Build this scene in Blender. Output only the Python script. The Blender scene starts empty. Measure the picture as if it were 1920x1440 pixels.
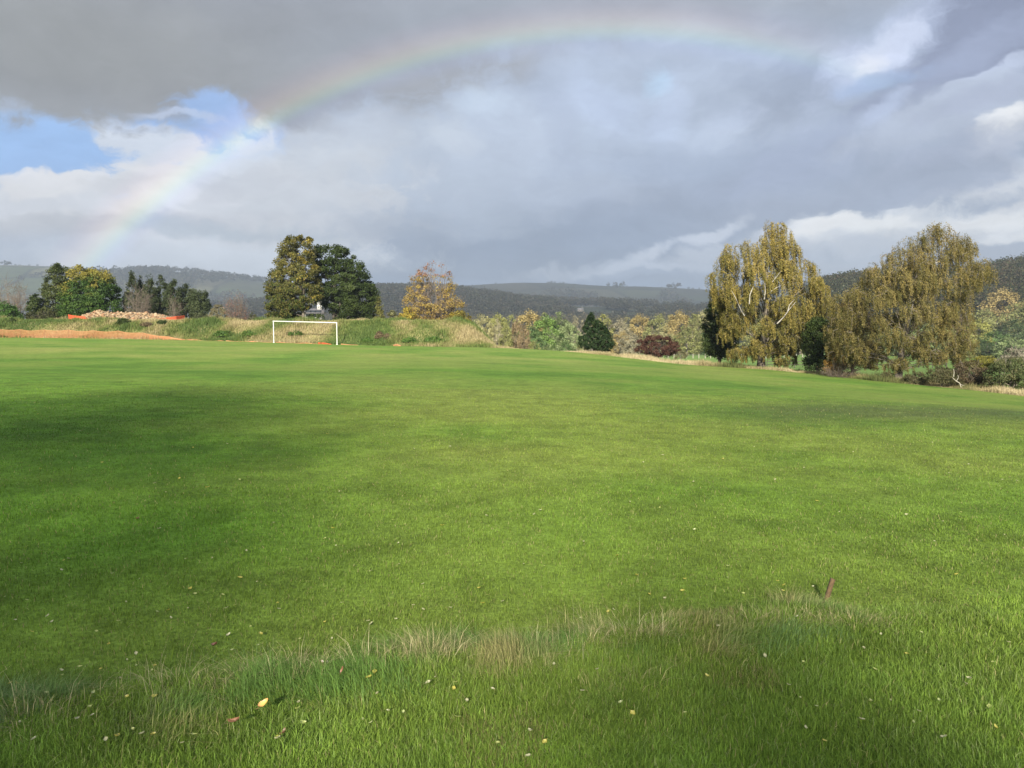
import bpy, math, random
import numpy as np
rng = np.random.default_rng(7)
random.seed(7)
S = bpy.context.scene
COL = S.collection

# ------------------------------------------------------------------ camera
F, CX, CY, HY = 1510.0, 960.0, 720.0, 605.0          # focal length / centre / horizon in photo pixels
PITCH = math.atan((CY - HY) / F)
ZC = 1.65                                             # eye height above the near turf
cam = bpy.data.cameras.new("camera"); camo = bpy.data.objects.new("camera", cam); COL.objects.link(camo)
cam.sensor_width = 36; cam.lens = 36 * F / 1920; cam.clip_start = .05; cam.clip_end = 20000
camo.location = (0, 0, ZC); camo.rotation_euler = (math.pi / 2 - PITCH, 0, 0)
S.camera = camo

def pdir(px, py):
    a, b = px - CX, CY - py
    return np.array([a, F * math.cos(PITCH) + b * math.sin(PITCH), -F * math.sin(PITCH) + b * math.cos(PITCH)])
def at(px, py, Y):                                    # the world point seen at a pixel, at depth Y
    d = pdir(px, py); d = d * (Y / d[1]); return d + np.array([0, 0, ZC])
def azel(px, py):
    d = pdir(px, py); return math.degrees(math.atan2(d[0], d[1])), math.degrees(math.atan2(d[2], math.hypot(d[0], d[1])))

# ------------------------------------------------------------------ light
ANTI = pdir(1102, 1210); ANTI = ANTI / np.linalg.norm(ANTI)     # the point the rainbow is centred on
SUN = -ANTI
SUN_EL = math.asin(SUN[2]); SUN_AZ = math.atan2(SUN[0], SUN[1])
sl = bpy.data.lights.new("sun", 'SUN'); sl.energy = 5.0; sl.angle = math.radians(2.0); sl.color = (1, .93, .80)
so = bpy.data.objects.new("sun", sl); COL.objects.link(so)
from mathutils import Vector
so.rotation_euler = Vector(SUN).to_track_quat('Z', 'Y').to_euler()
so.location = (0, -20, 60)
S.view_settings.view_transform = 'Standard'; S.view_settings.look = 'None'
S.view_settings.gamma = 1; S.view_settings.use_curve_mapping = False
EXPO = 1.1
S.view_settings.exposure = EXPO
S.cycles.use_denoising = True
try:
    S.cycles.denoiser = 'OPENIMAGEDENOISE'; S.cycles.denoising_input_passes = 'RGB_ALBEDO_NORMAL'; S.cycles.denoising_prefilter = 'ACCURATE'
except Exception: pass
S.cycles.max_bounces = 6; S.cycles.diffuse_bounces = 3; S.cycles.transmission_bounces = 4; S.cycles.volume_bounces = 0
S.cycles.caustics_reflective = False; S.cycles.caustics_refractive = False

def lin(c): return tuple(((v / 255) / 12.92 if v <= 10 else (((v / 255) + .055) / 1.055) ** 2.4) for v in c)

# ------------------------------------------------------------------ sky
W = bpy.data.worlds.new("World"); S.world = W; W.use_nodes = True
nt = W.node_tree; nt.nodes.clear(); N = nt.nodes.new; Lk = nt.links.new
WSTR = 0.1
def skyc(c):
    return tuple(v / (2 ** EXPO) / WSTR for v in lin(c)) + (1,)
out = N('ShaderNodeOutputWorld'); bg = N('ShaderNodeBackground'); bg.inputs[1].default_value = WSTR
Lk(bg.outputs[0], out.inputs[0])
tc = N('ShaderNodeTexCoord'); GEN = tc.outputs['Generated']
def M(op, a, b=None, c=None):
    n = N('ShaderNodeMath'); n.operation = op
    for i, v in enumerate((a, b, c)):
        if v is None: continue
        if isinstance(v, (int, float)): n.inputs[i].default_value = v
        else: Lk(v, n.inputs[i])
    return n.outputs[0]
def VM(op, a, b=None):
    n = N('ShaderNodeVectorMath'); n.operation = op
    for i, v in enumerate((a, b)):
        if v is None: continue
        if isinstance(v, (tuple, list)): n.inputs[i].default_value = v
        else: Lk(v, n.inputs[i])
    return n
sep = N('ShaderNodeSeparateXYZ'); Lk(GEN, sep.inputs[0])
AZ = M('MULTIPLY', M('ARCTAN2', sep.outputs[0], sep.outputs[1]), 57.29578)
EL = M('MULTIPLY', M('ARCSINE', sep.outputs[2]), 57.29578)
cmb = N('ShaderNodeCombineXYZ'); Lk(AZ, cmb.inputs[0]); Lk(EL, cmb.inputs[1]); P0 = cmb.outputs[0]
def noise(vec, scale, detail=5, rough=.55, sx=1, sy=1, off=(0, 0, 0), rot=0):
    mp = N('ShaderNodeMapping'); Lk(vec, mp.inputs[0]); mp.inputs['Scale'].default_value = (sx, sy, 1); mp.inputs['Location'].default_value = off
    mp.inputs['Rotation'].default_value = (0, 0, math.radians(rot))
    n = N('ShaderNodeTexNoise'); n.noise_dimensions = '3D'; Lk(mp.outputs[0], n.inputs['Vector'])
    n.inputs['Scale'].default_value = scale; n.inputs['Detail'].default_value = detail; n.inputs['Roughness'].default_value = rough
    return n
def warp(base, scale, amp, detail, sx, sy, off):
    n = noise(base, scale, detail, .6, sx, sy, off)
    v = VM('SUBTRACT', n.outputs['Color'], (.5, .5, .5)).outputs[0]
    v = VM('MULTIPLY', v, (amp, amp * .8, 0)).outputs[0]
    return VM('ADD', base, v).outputs[0]
PW = warp(warp(P0, .13, 4.2, 4, .85, 1.3, (3, 1, 0)), .60, 1.7, 6, .85, 1.15, (6, 2, 5))          # billowed edges
PS = warp(P0, .06, 5.0, 3, .7, 1.3, (9, 4, 2))          # soft masses
def mapr(v, a, b, c, d, smooth=True):
    n = N('ShaderNodeMapRange'); n.interpolation_type = 'SMOOTHSTEP' if smooth else 'LINEAR'
    Lk(v, n.inputs[0]); n.inputs[1].default_value = a; n.inputs[2].default_value = b; n.inputs[3].default_value = c; n.inputs[4].default_value = d
    return n.outputs[0]
def mix(fac, a, b, mode='MIX'):
    n = N('ShaderNodeMix'); n.data_type = 'RGBA'; n.blend_type = mode
    if isinstance(fac, (int, float)): n.inputs[0].default_value = fac
    else: Lk(fac, n.inputs[0])
    for s, v in ((6, a), (7, b)):
        if isinstance(v, tuple): n.inputs[s].default_value = v
        else: Lk(v, n.inputs[s])
    return n.outputs[2]
sky = N('ShaderNodeTexSky'); sky.sky_type = 'NISHITA'; sky.sun_disc = False
sky.sun_elevation = SUN_EL; sky.sun_rotation = SUN_AZ
sky.air_density = 1; sky.dust_density = .6; sky.ozone_density = 1.5
# blue sky behind, general overcast, then each cloud mass placed by its direction
cn = noise(PS, .055, 6, .5, .7, 1.4, (2, 7, 1))
edge = noise(PW, .38, 9, .66, .85, 1.2, (5, 2, 8))          # frays every cloud edge
fine = noise(PW, .26, 9, .64, .75, 1.4, (15, 2, 8))
streak = noise(PW, .16, 7, .62, .5, 1.9, (1, 12, 3), rot=-24)
EDG = M('MULTIPLY', M('SUBTRACT', edge.outputs[0], .5), 1.0)
skycol = mix(.55, sky.outputs[0], skyc((150, 185, 236)))
col = mix(mapr(cn.outputs[0], .34, .46, 0, 1), skycol, skyc((204, 211, 222)))
front = M('MULTIPLY', mapr(M('ABSOLUTE', AZ), 42, 75, 1, 0), mapr(EL, 36, 60, 1, 0))
col = mix(front, col, skyc((166, 179, 200)))
def blob(px, py, rx, ry, c, w=1., soft=.5, rot=0, src=None, fray=2.3):
    global col
    az, el = azel(px, py); k = 57.3 / F * .93
    mp = N('ShaderNodeMapping'); mp.vector_type = 'TEXTURE'; Lk(src or PW, mp.inputs[0])
    mp.inputs['Location'].default_value = (az, el, 0); mp.inputs['Rotation'].default_value = (0, 0, math.radians(rot))
    mp.inputs['Scale'].default_value = (rx * k, ry * k, 1)
    ln = M('MULTIPLY_ADD', EDG, fray if src is None else fray * .45, VM('LENGTH', mp.outputs[0]).outputs['Value'])
    soft = soft * .8 if src is None else soft
    col = mix(mapr(ln, 1 - soft, 1 + soft, w, 0), col, skyc(c) if isinstance(c, tuple) else c)
# --- large masses
blob(1050, 260, 520, 170, (170, 184, 206), .9, .6, 0, PS)
blob(700, 330, 330, 140, (178, 190, 207), .85, .7, 0, PS)
blob(1330, 380, 420, 66, (150, 163, 186), .9, .7, 4, PS)
blob(1000, 480, 420, 80, (138, 153, 177), 1, .7, 2, PS)
blob(330, 425, 440, 104, (204, 208, 216), 1, .3, 6)
blob(560, 330, 180, 100, (194, 200, 209), .8, .6, 10)
# blue gap
blob(60, 300, 300, 92, (152, 189, 238), 1, .16, 4, None, .7)
blob(200, 262, 120, 60, (152, 189, 238), 1, .2, 0, None, .7)
blob(385, 216, 135, 72, (148, 181, 230), 1, .25, -8, None, .9)
# the bright cloud bank below the gap
blob(120, 398, 220, 46, (224, 226, 231), .9, .45, -3)
blob(360, 345, 160, 44, (220, 223, 230), 1, .35, 6)
blob(85, 352, 60, 20, (234, 235, 239), .9, .4, -10)
blob(190, 352, 90, 16, (230, 232, 237), .9, .4, 4)
blob(300, 300, 60, 20, (226, 228, 233), .9, .5, 12)
# puffs over the gap
blob(290, 262, 92, 36, (210, 218, 231), .95, .35, -14)
blob(245, 222, 84, 10, (192, 205, 228), .8, .6, -6)
blob(350, 219, 40, 6, (188, 203, 229), .8, .6, -2)
blob(470, 243, 62, 32, (212, 218, 228), 1, .4, 38)
blob(430, 300, 90, 30, (206, 214, 225), .8, .6, 20)
# shading inside it
blob(230, 425, 220, 18, (184, 188, 199), .8, .8, 3)
blob(70, 430, 120, 24, (196, 200, 208), .7, .8, -3)
blob(470, 345, 70, 34, (182, 188, 198), .75, .8, 5)
blob(400, 372, 40, 14, (190, 194, 203), .7, .8, 15)
blob(250, 355, 60, 16, (198, 201, 209), .7, .8, 8)
blob(430, 440, 190, 14, (176, 187, 200), .9, .8, -3)
blob(60, 475, 170, 26, (182, 193, 212), .9, .8, 0, PS)
blob(420, 484, 280, 26, (210, 219, 231), .85, .8, 0)
blob(260, 392, 60, 20, (216, 217, 220), .6, .7, 30)
# dark slab overhead
blob(120, 10, 800, 176, (147, 151, 157), 1, .16, 1, PS)
blob(620, 10, 520, 150, (151, 156, 165), .95, .5, 9, PS)
blob(240, 165, 330, 34, (137, 140, 147), .75, .8, -2, PS)
blob(40, 60, 400, 90, (150, 153, 154), .8, .8, 0, PS)
blob(1120, -10, 560, 66, (161, 168, 180), .95, .8, -3, PS)
blob(960, 30, 330, 40, (158, 166, 178), .7, .8, 8, PS)
blob(400, 212, 78, 36, (150, 182, 230), .95, .5, -6)
blob(330, 214, 60, 8, (186, 200, 226), .7, .7, -4)
# middle: brighter veils
blob(905, 195, 58, 34, (190, 206, 226), .9, .9)
blob(960, 245, 120, 60, (188, 201, 222), .7, .9)
blob(690, 230, 70, 30, (184, 194, 210), .8, .9)
blob(830, 265, 60, 26, (194, 204, 218), .8, .9)
blob(880, 400, 120, 40, (172, 184, 202), .7, .9, 0)
blob(1130, 190, 100, 44, (180, 195, 222), .8, .9, -20)
blob(1242, 146, 22, 26, (178, 204, 232), .9, .9)
blob(1260, 210, 26, 60, (184, 199, 226), .7, .9, -6)
blob(1020, 330, 200, 60, (180, 192, 212), .6, .9)
blob(1395, 220, 80, 26, (184, 197, 221), .9, .8, 18)
blob(1365, 260, 110, 26, (180, 193, 214), .8, .8, 8)
blob(1500, 175, 130, 50, (149, 162, 184), .9, .8)
blob(1310, 300, 240, 36, (154, 169, 194), .6, .9)
blob(1520, 300, 150, 46, (160, 173, 200), .8, .8, 14)
blob(1060, 260, 30, 110, (163, 176, 199), .6, .9, 20)
blob(780, 430, 180, 30, (160, 173, 193), .7, .9, 0)
# right side
blob(1880, 50, 190, 120, (137, 147, 173), 1, .35, 30)
blob(1645, 100, 125, 42, (188, 201, 228), 1, .8, 34)
blob(1640, 98, 60, 22, (210, 219, 238), .8, .9, 36)
blob(1695, 72, 44, 26, (204, 214, 238), .9, .6, 44)
blob(1625, 120, 26, 16, (222, 228, 242), .8, .7, 40)
blob(1790, 125, 170, 26, (150, 161, 188), .9, .6, 28)
blob(1650, 160, 80, 16, (160, 184, 222), .6, .8, 8)
blob(1840, 150, 150, 12, (184, 195, 219), .9, .7, 26)
blob(1790, 215, 170, 40, (178, 189, 209), .9, .7, 16)
blob(1840, 190, 100, 14, (170, 180, 203), .8, .7, 20)
blob(1660, 215, 50, 16, (184, 198, 226), .8, .7, 40)
blob(1900, 240, 60, 32, (230, 233, 238), 1, .5, 35)
blob(1875, 225, 26, 18, (238, 240, 243), .8, .6, 35)
blob(1790, 300, 200, 30, (168, 179, 202), .8, .7, 16)
blob(1910, 330, 80, 30, (214, 219, 228), .9, .6, 20)
blob(1800, 345, 120, 22, (180, 189, 208), .7, .8, 18)
blob(1640, 365, 260, 30, (156, 168, 190), .9, .7, 8)
blob(1890, 400, 60, 12, (212, 217, 226), .9, .7, 25)
# low bands right
blob(1620, 440, 210, 34, (218, 224, 233), 1, .4, 2)
blob(1530, 430, 80, 16, (242, 244, 247), 1, .5, 6)
blob(1660, 427, 80, 13, (240, 243, 246), .95, .5, -4)
blob(1870, 440, 110, 30, (236, 239, 243), 1, .45, 4)
blob(1340, 434, 70, 12, (200, 209, 225), .9, .7, 16)
blob(1330, 470, 120, 14, (190, 200, 217), .9, .8, 14)
blob(1600, 470, 220, 16, (188, 197, 212), .8, .8, 2)
blob(1560, 500, 240, 18, (192, 202, 218), .9, .7, 0)
blob(1880, 482, 90, 12, (176, 186, 204), .9, .7, 0)
blob(1220, 505, 260, 14, (192, 203, 222), .9, .8, 3)
blob(1215, 480, 36, 8, (204, 213, 229), .8, .8, 20)
blob(1190, 517, 200, 8, (150, 166, 192), .7, .8, 2)
blob(960, 528, 420, 10, (150, 167, 194), .8, .9, 0, PS)
# mottling
mamp = mapr(AZ, -6, 14, .9, 1.2)
mo = M('ADD', mapr(fine.outputs[0], .3, .7, -.10, .10, False), mapr(streak.outputs[0], .3, .7, -.08, .08, False))
slab = mapr(EL, 18, 24, 1, .45)
mm = M('ADD', M('MULTIPLY', M('MULTIPLY', mo, mamp), slab), 1.13)
g = N('ShaderNodeCombineXYZ')
for i, k in enumerate((1.0, 1.0, 1.0)): Lk(mm, g.inputs[i])
col = mix(1.0, col, g.outputs[0], 'MULTIPLY')
# rainbow: a ring of fixed angular radius round the antisolar point
dt = VM('DOT_PRODUCT', VM('NORMALIZE', GEN).outputs[0], tuple(float(v) for v in ANTI)).outputs['Value']
ang = M('MULTIPLY', M('ARCCOSINE', dt), 57.29578)
rp = N('ShaderNodeValToRGB'); Lk(mapr(ang, 38.5, 44.5, 0, 1, False), rp.inputs[0])
els = [(0, (.055, .058, .066)), (.25, (.055, .060, .078)), (.37, (.060, .075, .135)), (.43, (.065, .115, .130)), (.49, (.105, .150, .085)),
       (.56, (.150, .130, .070)), (.64, (.120, .075, .058)), (.74, (.045, .020, .026)), (.86, (0, 0, 0)), (1, (0, 0, 0))]
cr = rp.color_ramp
while len(cr.elements) < len(els): cr.elements.new(.5)
for e, (p, c) in zip(cr.elements, els): e.position = p; e.color = tuple(v / (2 ** EXPO) / WSTR for v in c) + (1,)
inten = M('MULTIPLY', mapr(AZ, 12, 28, 1.0, .0, True), .95)
inside = mapr(ang, 25, 39, 0, 1)
inten = M('MULTIPLY', M('MULTIPLY', inten, inside), mapr(AZ, -28, -14, 1.8, 1))
col = mix(inten, col, rp.outputs[0], 'ADD'); [setattr(n_, 'clamp_factor', False) for n_ in nt.nodes if n_.type == 'MIX' and n_.blend_type == 'ADD']
Lk(col, bg.inputs[0])

# ------------------------------------------------------------------ helpers
_TB = {}
def _tb(k):
    if k not in _TB: _TB[k] = np.random.default_rng(k).random((256, 256))
    return _TB[k]
def vnoise(x, y, scale, seed=0, octv=3):
    out = np.zeros_like(x, dtype=float); amp = 1.; tot = 0
    for o in range(octv):
        T = _tb(seed * 31 + o)
        u, v = x * scale * 2 ** o + 17.3 * o, y * scale * 2 ** o + 9.1 * o
        iu, iv = np.floor(u).astype(int), np.floor(v).astype(int); fu, fv = u - iu, v - iv
        fu = fu * fu * (3 - 2 * fu); fv = fv * fv * (3 - 2 * fv)
        a = T[iu % 256, iv % 256]; b = T[(iu + 1) % 256, iv % 256]; c = T[iu % 256, (iv + 1) % 256]; d = T[(iu + 1) % 256, (iv + 1) % 256]
        out += amp * ((a * (1 - fu) + b * fu) * (1 - fv) + (c * (1 - fu) + d * fu) * fv); tot += amp; amp *= .5
    return out / tot
def sst(x, a, b):
    t = np.clip((x - a) / (b - a), 0, 1); return t * t * (3 - 2 * t)
def mesh(name, V, Fc, color=None, smooth=False):
    V = np.asarray(V, dtype=np.float32); me = bpy.data.meshes.new(name)
    groups = Fc if isinstance(Fc, list) else [Fc]
    groups = [np.asarray(g_, dtype=np.int32) for g_ in groups if len(g_)]
    me.vertices.add(len(V)); me.vertices.foreach_set('co', V.ravel())
    tot = np.concatenate([np.full(len(g_), g_.shape[1], dtype=np.int32) for g_ in groups])
    idx = np.concatenate([g_.ravel() for g_ in groups])
    st = np.concatenate([[0], np.cumsum(tot)[:-1]]).astype(np.int32)
    me.loops.add(len(idx)); me.loops.foreach_set('vertex_index', idx)
    me.polygons.add(len(tot)); me.polygons.foreach_set('loop_start', st)
    if smooth: me.polygons.foreach_set('use_smooth', np.ones(len(tot), dtype=bool))
    if color is not None:
        a = me.color_attributes.new('tint', 'FLOAT_COLOR', 'POINT')
        c = np.ones((len(V), 4), dtype=np.float32); c[:, :3] = np.clip(color, 0, 1); a.data.foreach_set('color', c.ravel())
    me.update(calc_edges=True); me.validate() if len(V) < 2000 else None
    return me
def obj(name, me, mat, parent=None, loc=None):
    o = bpy.data.objects.new(name, me); COL.objects.link(o)
    if mat and not me.materials: me.materials.append(mat)
    if parent: o.parent = parent
    if loc is not None: o.location = loc
    return o
def tag(o, label=None, cat=None, group=None, kind=None):
    for k, v in (('label', label), ('category', cat), ('group', group), ('kind', kind)):
        if v: o[k] = v
    return o
def empty(name, loc, label, cat, group=None):
    o = bpy.data.objects.new(name, None); COL.objects.link(o); o.location = loc; o.empty_display_size = .3
    return tag(o, label, cat, group)
def copy_thing(root, loc, rz=0, sc=1, label=None, group=None, color=None):
    r = root.copy(); COL.objects.link(r); r.location = loc; r.rotation_euler = (0, 0, rz)
    r.scale = (sc, sc, sc) if isinstance(sc, (int, float)) else sc
    if label: r['label'] = label
    if group: r['group'] = group
    for ch in root.children:
        c = ch.copy(); COL.objects.link(c); c.parent = r
        if color: c.color = color
    if color: r.color = color
    return r

# ---- materials
def newmat(name):
    m = bpy.data.materials.new(name); m.use_nodes = True; t = m.node_tree; t.nodes.clear(); return m, t
def leafmat(name, transl=.25, gloss=.04, objcol=False, rough=.5):
    m, t = newmat(name); n = t.nodes.new; l = t.links.new
    a = n('ShaderNodeAttribute'); a.attribute_name = 'tint'; c = a.outputs['Color']
    if objcol:
        oi = n('ShaderNodeObjectInfo'); mx = n('ShaderNodeMix'); mx.data_type = 'RGBA'; mx.blend_type = 'MULTIPLY'; mx.inputs[0].default_value = 1
        l(c, mx.inputs[6]); l(oi.outputs['Color'], mx.inputs[7]); c = mx.outputs[2]
    d = n('ShaderNodeBsdfDiffuse'); tr = n('ShaderNodeBsdfTranslucent'); gl = n('ShaderNodeBsdfGlossy'); gl.inputs['Roughness'].default_value = rough
    l(c, d.inputs[0]); l(c, tr.inputs[0]); gl.inputs[0].default_value = (1, 1, 1, 1)
    m1 = n('ShaderNodeMixShader'); m1.inputs[0].default_value = transl; l(d.outputs[0], m1.inputs[1]); l(tr.outputs[0], m1.inputs[2])
    m2 = n('ShaderNodeMixShader'); m2.inputs[0].default_value = gloss; l(m1.outputs[0], m2.inputs[1]); l(gl.outputs[0], m2.inputs[2])
    o = n('ShaderNodeOutputMaterial'); l(m2.outputs[0], o.inputs[0]); return m
def groundmat(name, scales, amp=.35, bump=.03, rough=.95):
    """per-vertex turf colour broken up by object-space noise"""
    m, t = newmat(name); n = t.nodes.new; l = t.links.new
    a = n('ShaderNodeAttribute'); a.attribute_name = 'tint'; c = a.outputs['Color']
    g_ = n('ShaderNodeNewGeometry'); last = None
    for s_, k in scales:
        nz = n('ShaderNodeTexNoise'); nz.inputs['Scale'].default_value = s_; nz.inputs['Detail'].default_value = 4; nz.inputs['Roughness'].default_value = .65
        l(g_.outputs['Position'], nz.inputs['Vector'])
        mr = n('ShaderNodeMapRange'); mr.inputs[1].default_value = .3; mr.inputs[2].default_value = .7
        mr.inputs[3].default_value = 1 - k; mr.inputs[4].default_value = 1 + k; l(nz.outputs[0], mr.inputs[0])
        mx = n('ShaderNodeMix'); mx.data_type = 'RGBA'; mx.blend_type = 'MULTIPLY'; mx.inputs[0].default_value = 1
        l(c, mx.inputs[6]); l(mr.outputs[0], mx.inputs[7]); c = mx.outputs[2]; last = nz
    b = n('ShaderNodeBsdfPrincipled'); b.inputs['Roughness'].default_value = rough; b.inputs['Specular IOR Level'].default_value = .15; l(c, b.inputs['Base Color'])
    bp = n('ShaderNodeBump'); bp.inputs['Strength'].default_value = .6; bp.inputs['Distance'].default_value = bump; l(last.outputs[0], bp.inputs['Height']); l(bp.outputs[0], b.inputs['Normal'])
    o = n('ShaderNodeOutputMaterial'); l(b.outputs[0], o.inputs[0]); return m
def plain(name, c, rough=.6, metal=0, nscale=None, c2=None, bump=0):
    m, t = newmat(name); n = t.nodes.new; l = t.links.new
    b = n('ShaderNodeBsdfPrincipled'); b.inputs['Roughness'].default_value = rough; b.inputs['Metallic'].default_value = metal
    b.inputs['Base Color'].default_value = tuple(c) + (1,)
    if nscale:
        tcn = n('ShaderNodeTexCoord'); nz = n('ShaderNodeTexNoise'); nz.inputs['Scale'].default_value = nscale; nz.inputs['Detail'].default_value = 6; l(tcn.outputs['Object'], nz.inputs['Vector'])
        r = n('ShaderNodeValToRGB'); r.color_ramp.elements[0].position = .35; r.color_ramp.elements[1].position = .65
        r.color_ramp.elements[0].color = tuple(c) + (1,); r.color_ramp.elements[1].color = tuple(c2) + (1,); l(nz.outputs[0], r.inputs[0]); l(r.outputs[0], b.inputs['Base Color'])
        if bump:
            bp = n('ShaderNodeBump'); bp.inputs['Distance'].default_value = bump; l(nz.outputs[0], bp.inputs['Height']); l(bp.outputs[0], b.inputs['Normal'])
    o = n('ShaderNodeOutputMaterial'); l(b.outputs[0], o.inputs[0]); return m
LEAF = leafmat('leaf', .3, .01); LEAFO = leafmat('leaf_tinted', .25, .02, True); GRASS = leafmat('grass_blade', .30, .008, False, .5)
BARK = plain('bark', (.10, .085, .065), .9, 0, 3, (.20, .17, .13), .02)
BARKD = plain('bark_dark', (.045, .038, .03), .9, 0, 3, (.09, .075, .055), .02)
BIRCH = plain('birch_bark', (.50, .47, .42), .8, 0, 2.2, (.16, .14, .12), .01)
TWIG = plain('pale_twig', (.13, .105, .085), .9, 0, 5, (.21, .17, .135), .01)

# ------------------------------------------------------------------ terrain shape
EDGE = [(-700, 634, 110), (-300, 633, 102), (0, 633, 95), (400, 639, 90), (700, 648, 86), (960, 653, 80), (1080, 660, 75), (1290, 684, 66), (1430, 692, 62), (1640, 714, 50), (1920, 742, 41), (2300, 790, 33), (3000, 880, 26)]
ctrl = [(*at(a, b, c)[:2], at(a, b, c)[2]) for a, b, c in EDGE]
for x in (-9, -4, 0, 4, 9): ctrl.append((x, 6.5, ZC - 1.80 - .02 * x))
for x in (-14, 0, 14): ctrl.append((x, 20, ZC - 1.95 - .028 * x)); ctrl.append((x * 1.5, -10, ZC - 1.75 - .02 * x)); ctrl.append((x * 3, -60, ZC - 1.6))
for p_ in ((400, 38, -2.12), (960, 40, -2.25), (1500, 36, -2.9)): ctrl.append((*at(p_[0], 620, p_[1])[:2], ZC + p_[2]))
ctrl = np.array(ctrl)
def tps_k(d2): return np.where(d2 > 0, .5 * d2 * np.log(np.maximum(d2, 1e-12)), 0)
_n = len(ctrl); _D = ((ctrl[:, None, :2] - ctrl[None, :, :2]) ** 2).sum(-1); _K = tps_k(_D) + np.eye(_n) * 6.0
_P = np.c_[np.ones(_n), ctrl[:, :2]]; _A = np.zeros((_n + 3, _n + 3)); _A[:_n, :_n] = _K; _A[:_n, _n:] = _P; _A[_n:, :_n] = _P.T
_sol = np.linalg.solve(_A, np.r_[ctrl[:, 2], 0, 0, 0])
def lawn_z(x, y):
    x = np.asarray(x, float); y = np.asarray(y, float); sh = np.broadcast(x, y).shape
    X = np.broadcast_to(x, sh).ravel(); Y = np.broadcast_to(y, sh).ravel(); r = _sol[_n] + _sol[_n + 1] * X + _sol[_n + 2] * Y
    for i in range(_n): r = r + _sol[i] * tps_k((X - ctrl[i, 0]) ** 2 + (Y - ctrl[i, 1]) ** 2)
    return r.reshape(sh)
def gnd(px, py, z):                      # where a pixel ray meets height z
    d = pdir(px, py); k = (z - ZC) / d[2]; return d * k
RID = [gnd(a, b, -.09) for a, b in ((-500, 1400), (0, 1362), (300, 1320), (480, 1298), (800, 1246), (1100, 1206), (1300, 1176), (1500, 1148), (1640, 1150))]
RX = np.array([p[0] for p in RID]); RY = np.array([p[1] for p in RID])
print('ridge', RX.round(2), RY.round(2))
def ridge_y(x): return np.interp(x, RX, RY)
def px_of(x, y): return CX + F * x / np.maximum(y, 1e-3) / math.cos(PITCH) * 1.0
EX = np.array([e[0] for e in EDGE], float); EYD = np.array([e[2] for e in EDGE], float)
def edge_d(px): return np.interp(px, EX, EYD)
HP = np.array([-900, -300, 0, 100, 200, 300, 360, 420, 480, 560, 700, 860, 960, 1040, 1130, 1260, 1340, 1500, 1700, 1920, 2300, 3000], float)
HT = np.array([500, 495, 500, 503, 508, 514, 517, 523, 530, 537, 541, 539, 537, 537, 542, 546, 549, 552, 552, 550, 545, 545], float)
MP_ = np.array([-900, 300, 480, 600, 705, 780, 860, 920, 990, 1100, 1340, 1500, 3000], float)
MT = np.array([587, 587, 575, 557, 550, 548, 553, 561, 571, 577, 582, 586, 587], float)
RPX = np.array([-900, 1340, 1450, 1540, 1600, 1680, 1760, 1830, 1860, 1920, 2100, 3000], float)
RT = np.array([640, 625, 606, 556, 544, 543, 542, 533, 527, 517, 508, 500], float)
def terrain(x, y):
    x = np.asarray(x, float); y = np.asarray(y, float)
    yy = np.maximum(y, 1.); px = px_of(x, yy); px = np.clip(px, -3000, 5000)
    r = yy
    zl = lawn_z(x, np.clip(y, -90, 130))
    # near bank on the camera's side of the rough ridge
    ry = ridge_y(x); fade = 1 - sst(x, 2.2, 3.4)
    near = (y > -80) & (y < 30)
    zl = zl + np.where(near, fade * (.05 * np.exp(-((y - ry) / .3) ** 2) * (.5 + vnoise(x + 9, y * .3 + 9, 1.6, 14, 2)) + .08 * (1 - sst(y, ry - .5, ry + .45))) + (1 - fade) * .08 * (1 - sst(y, 3.5, 6.5)), 0)
    zl = zl + .012 * (vnoise(x + 50, y + 50, .9, 3, 3) - .5) * 2 * (r < 30)
    # valley ground
    vz = ZC + np.interp(r, [0, 40, 60, 100, 150, 250, 500, 900, 6000], [-3.3, -3.6, -4.3, -6.1, -7.7, -10.2, -16, -17, -20])
    ed = edge_d(px)
    # plateau / bank at the left
    pl = 1 - sst(px, 880, 962)
    crest = ZC + np.interp(px, [-900, 0, 340, 420, 700, 760, 860, 900, 960], [.5, .25, .10, .06, .05, .12, .02, -.5, -2.0]) + .22 * (vnoise(x, y, .09, 11, 3) - .5)
    bw = np.interp(px, [0, 300, 700, 960], [6, 6.5, 7, 9])
    back = sst(r, 150, 235)
    zp = zl + (crest - zl) * sst(r, ed + .3, ed + bw)
    zp = zp * (1 - back) + vz * back
    zv = zl + (vz - zl) * sst(r, ed - .5, ed + 22)
    z = np.where(r < ed, zl, pl * zp + (1 - pl) * zv)
    # hills
    def rise(r, r0, r1, top):            # from the valley up to a ridge, down again behind
        return top * sst(r, r0, r1)
    rough = (vnoise(x, y, .0025, 5, 4) - .5)
    mid = np.interp(px, MP_, (HY - MT)) * 1500 / F + 12; far = np.interp(px, HP, (HY - HT)) * 3000 / F + 17
    rgt = np.interp(px, RPX, (HY - RT)) * 720 / F + 16
    z = z + np.maximum(rgt, 0) * sst(r, 300, 720) * (1 - .0 * sst(r, 900, 1500))
    z = z + np.maximum(mid, 0) * sst(r, 850, 1500) * (1 - sst(r, 1550, 2000)) * (1 - sst(px, 1400, 1540))
    z = z + np.maximum(far, 0) * sst(r, 1700, 3000) * (1 - sst(px, 1500, 1640)) + rough * 24 * sst(r, 900, 2200)
    z = z - sst(r, 3100, 3700) * 30
    return z
def tz(x, y): return float(terrain(np.array([x]), np.array([y]))[0])
def place(px, Y):
    x = (px - CX) / F * Y * math.cos(PITCH); x = float(x); return np.array([x, Y, tz(x, Y)])

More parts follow.
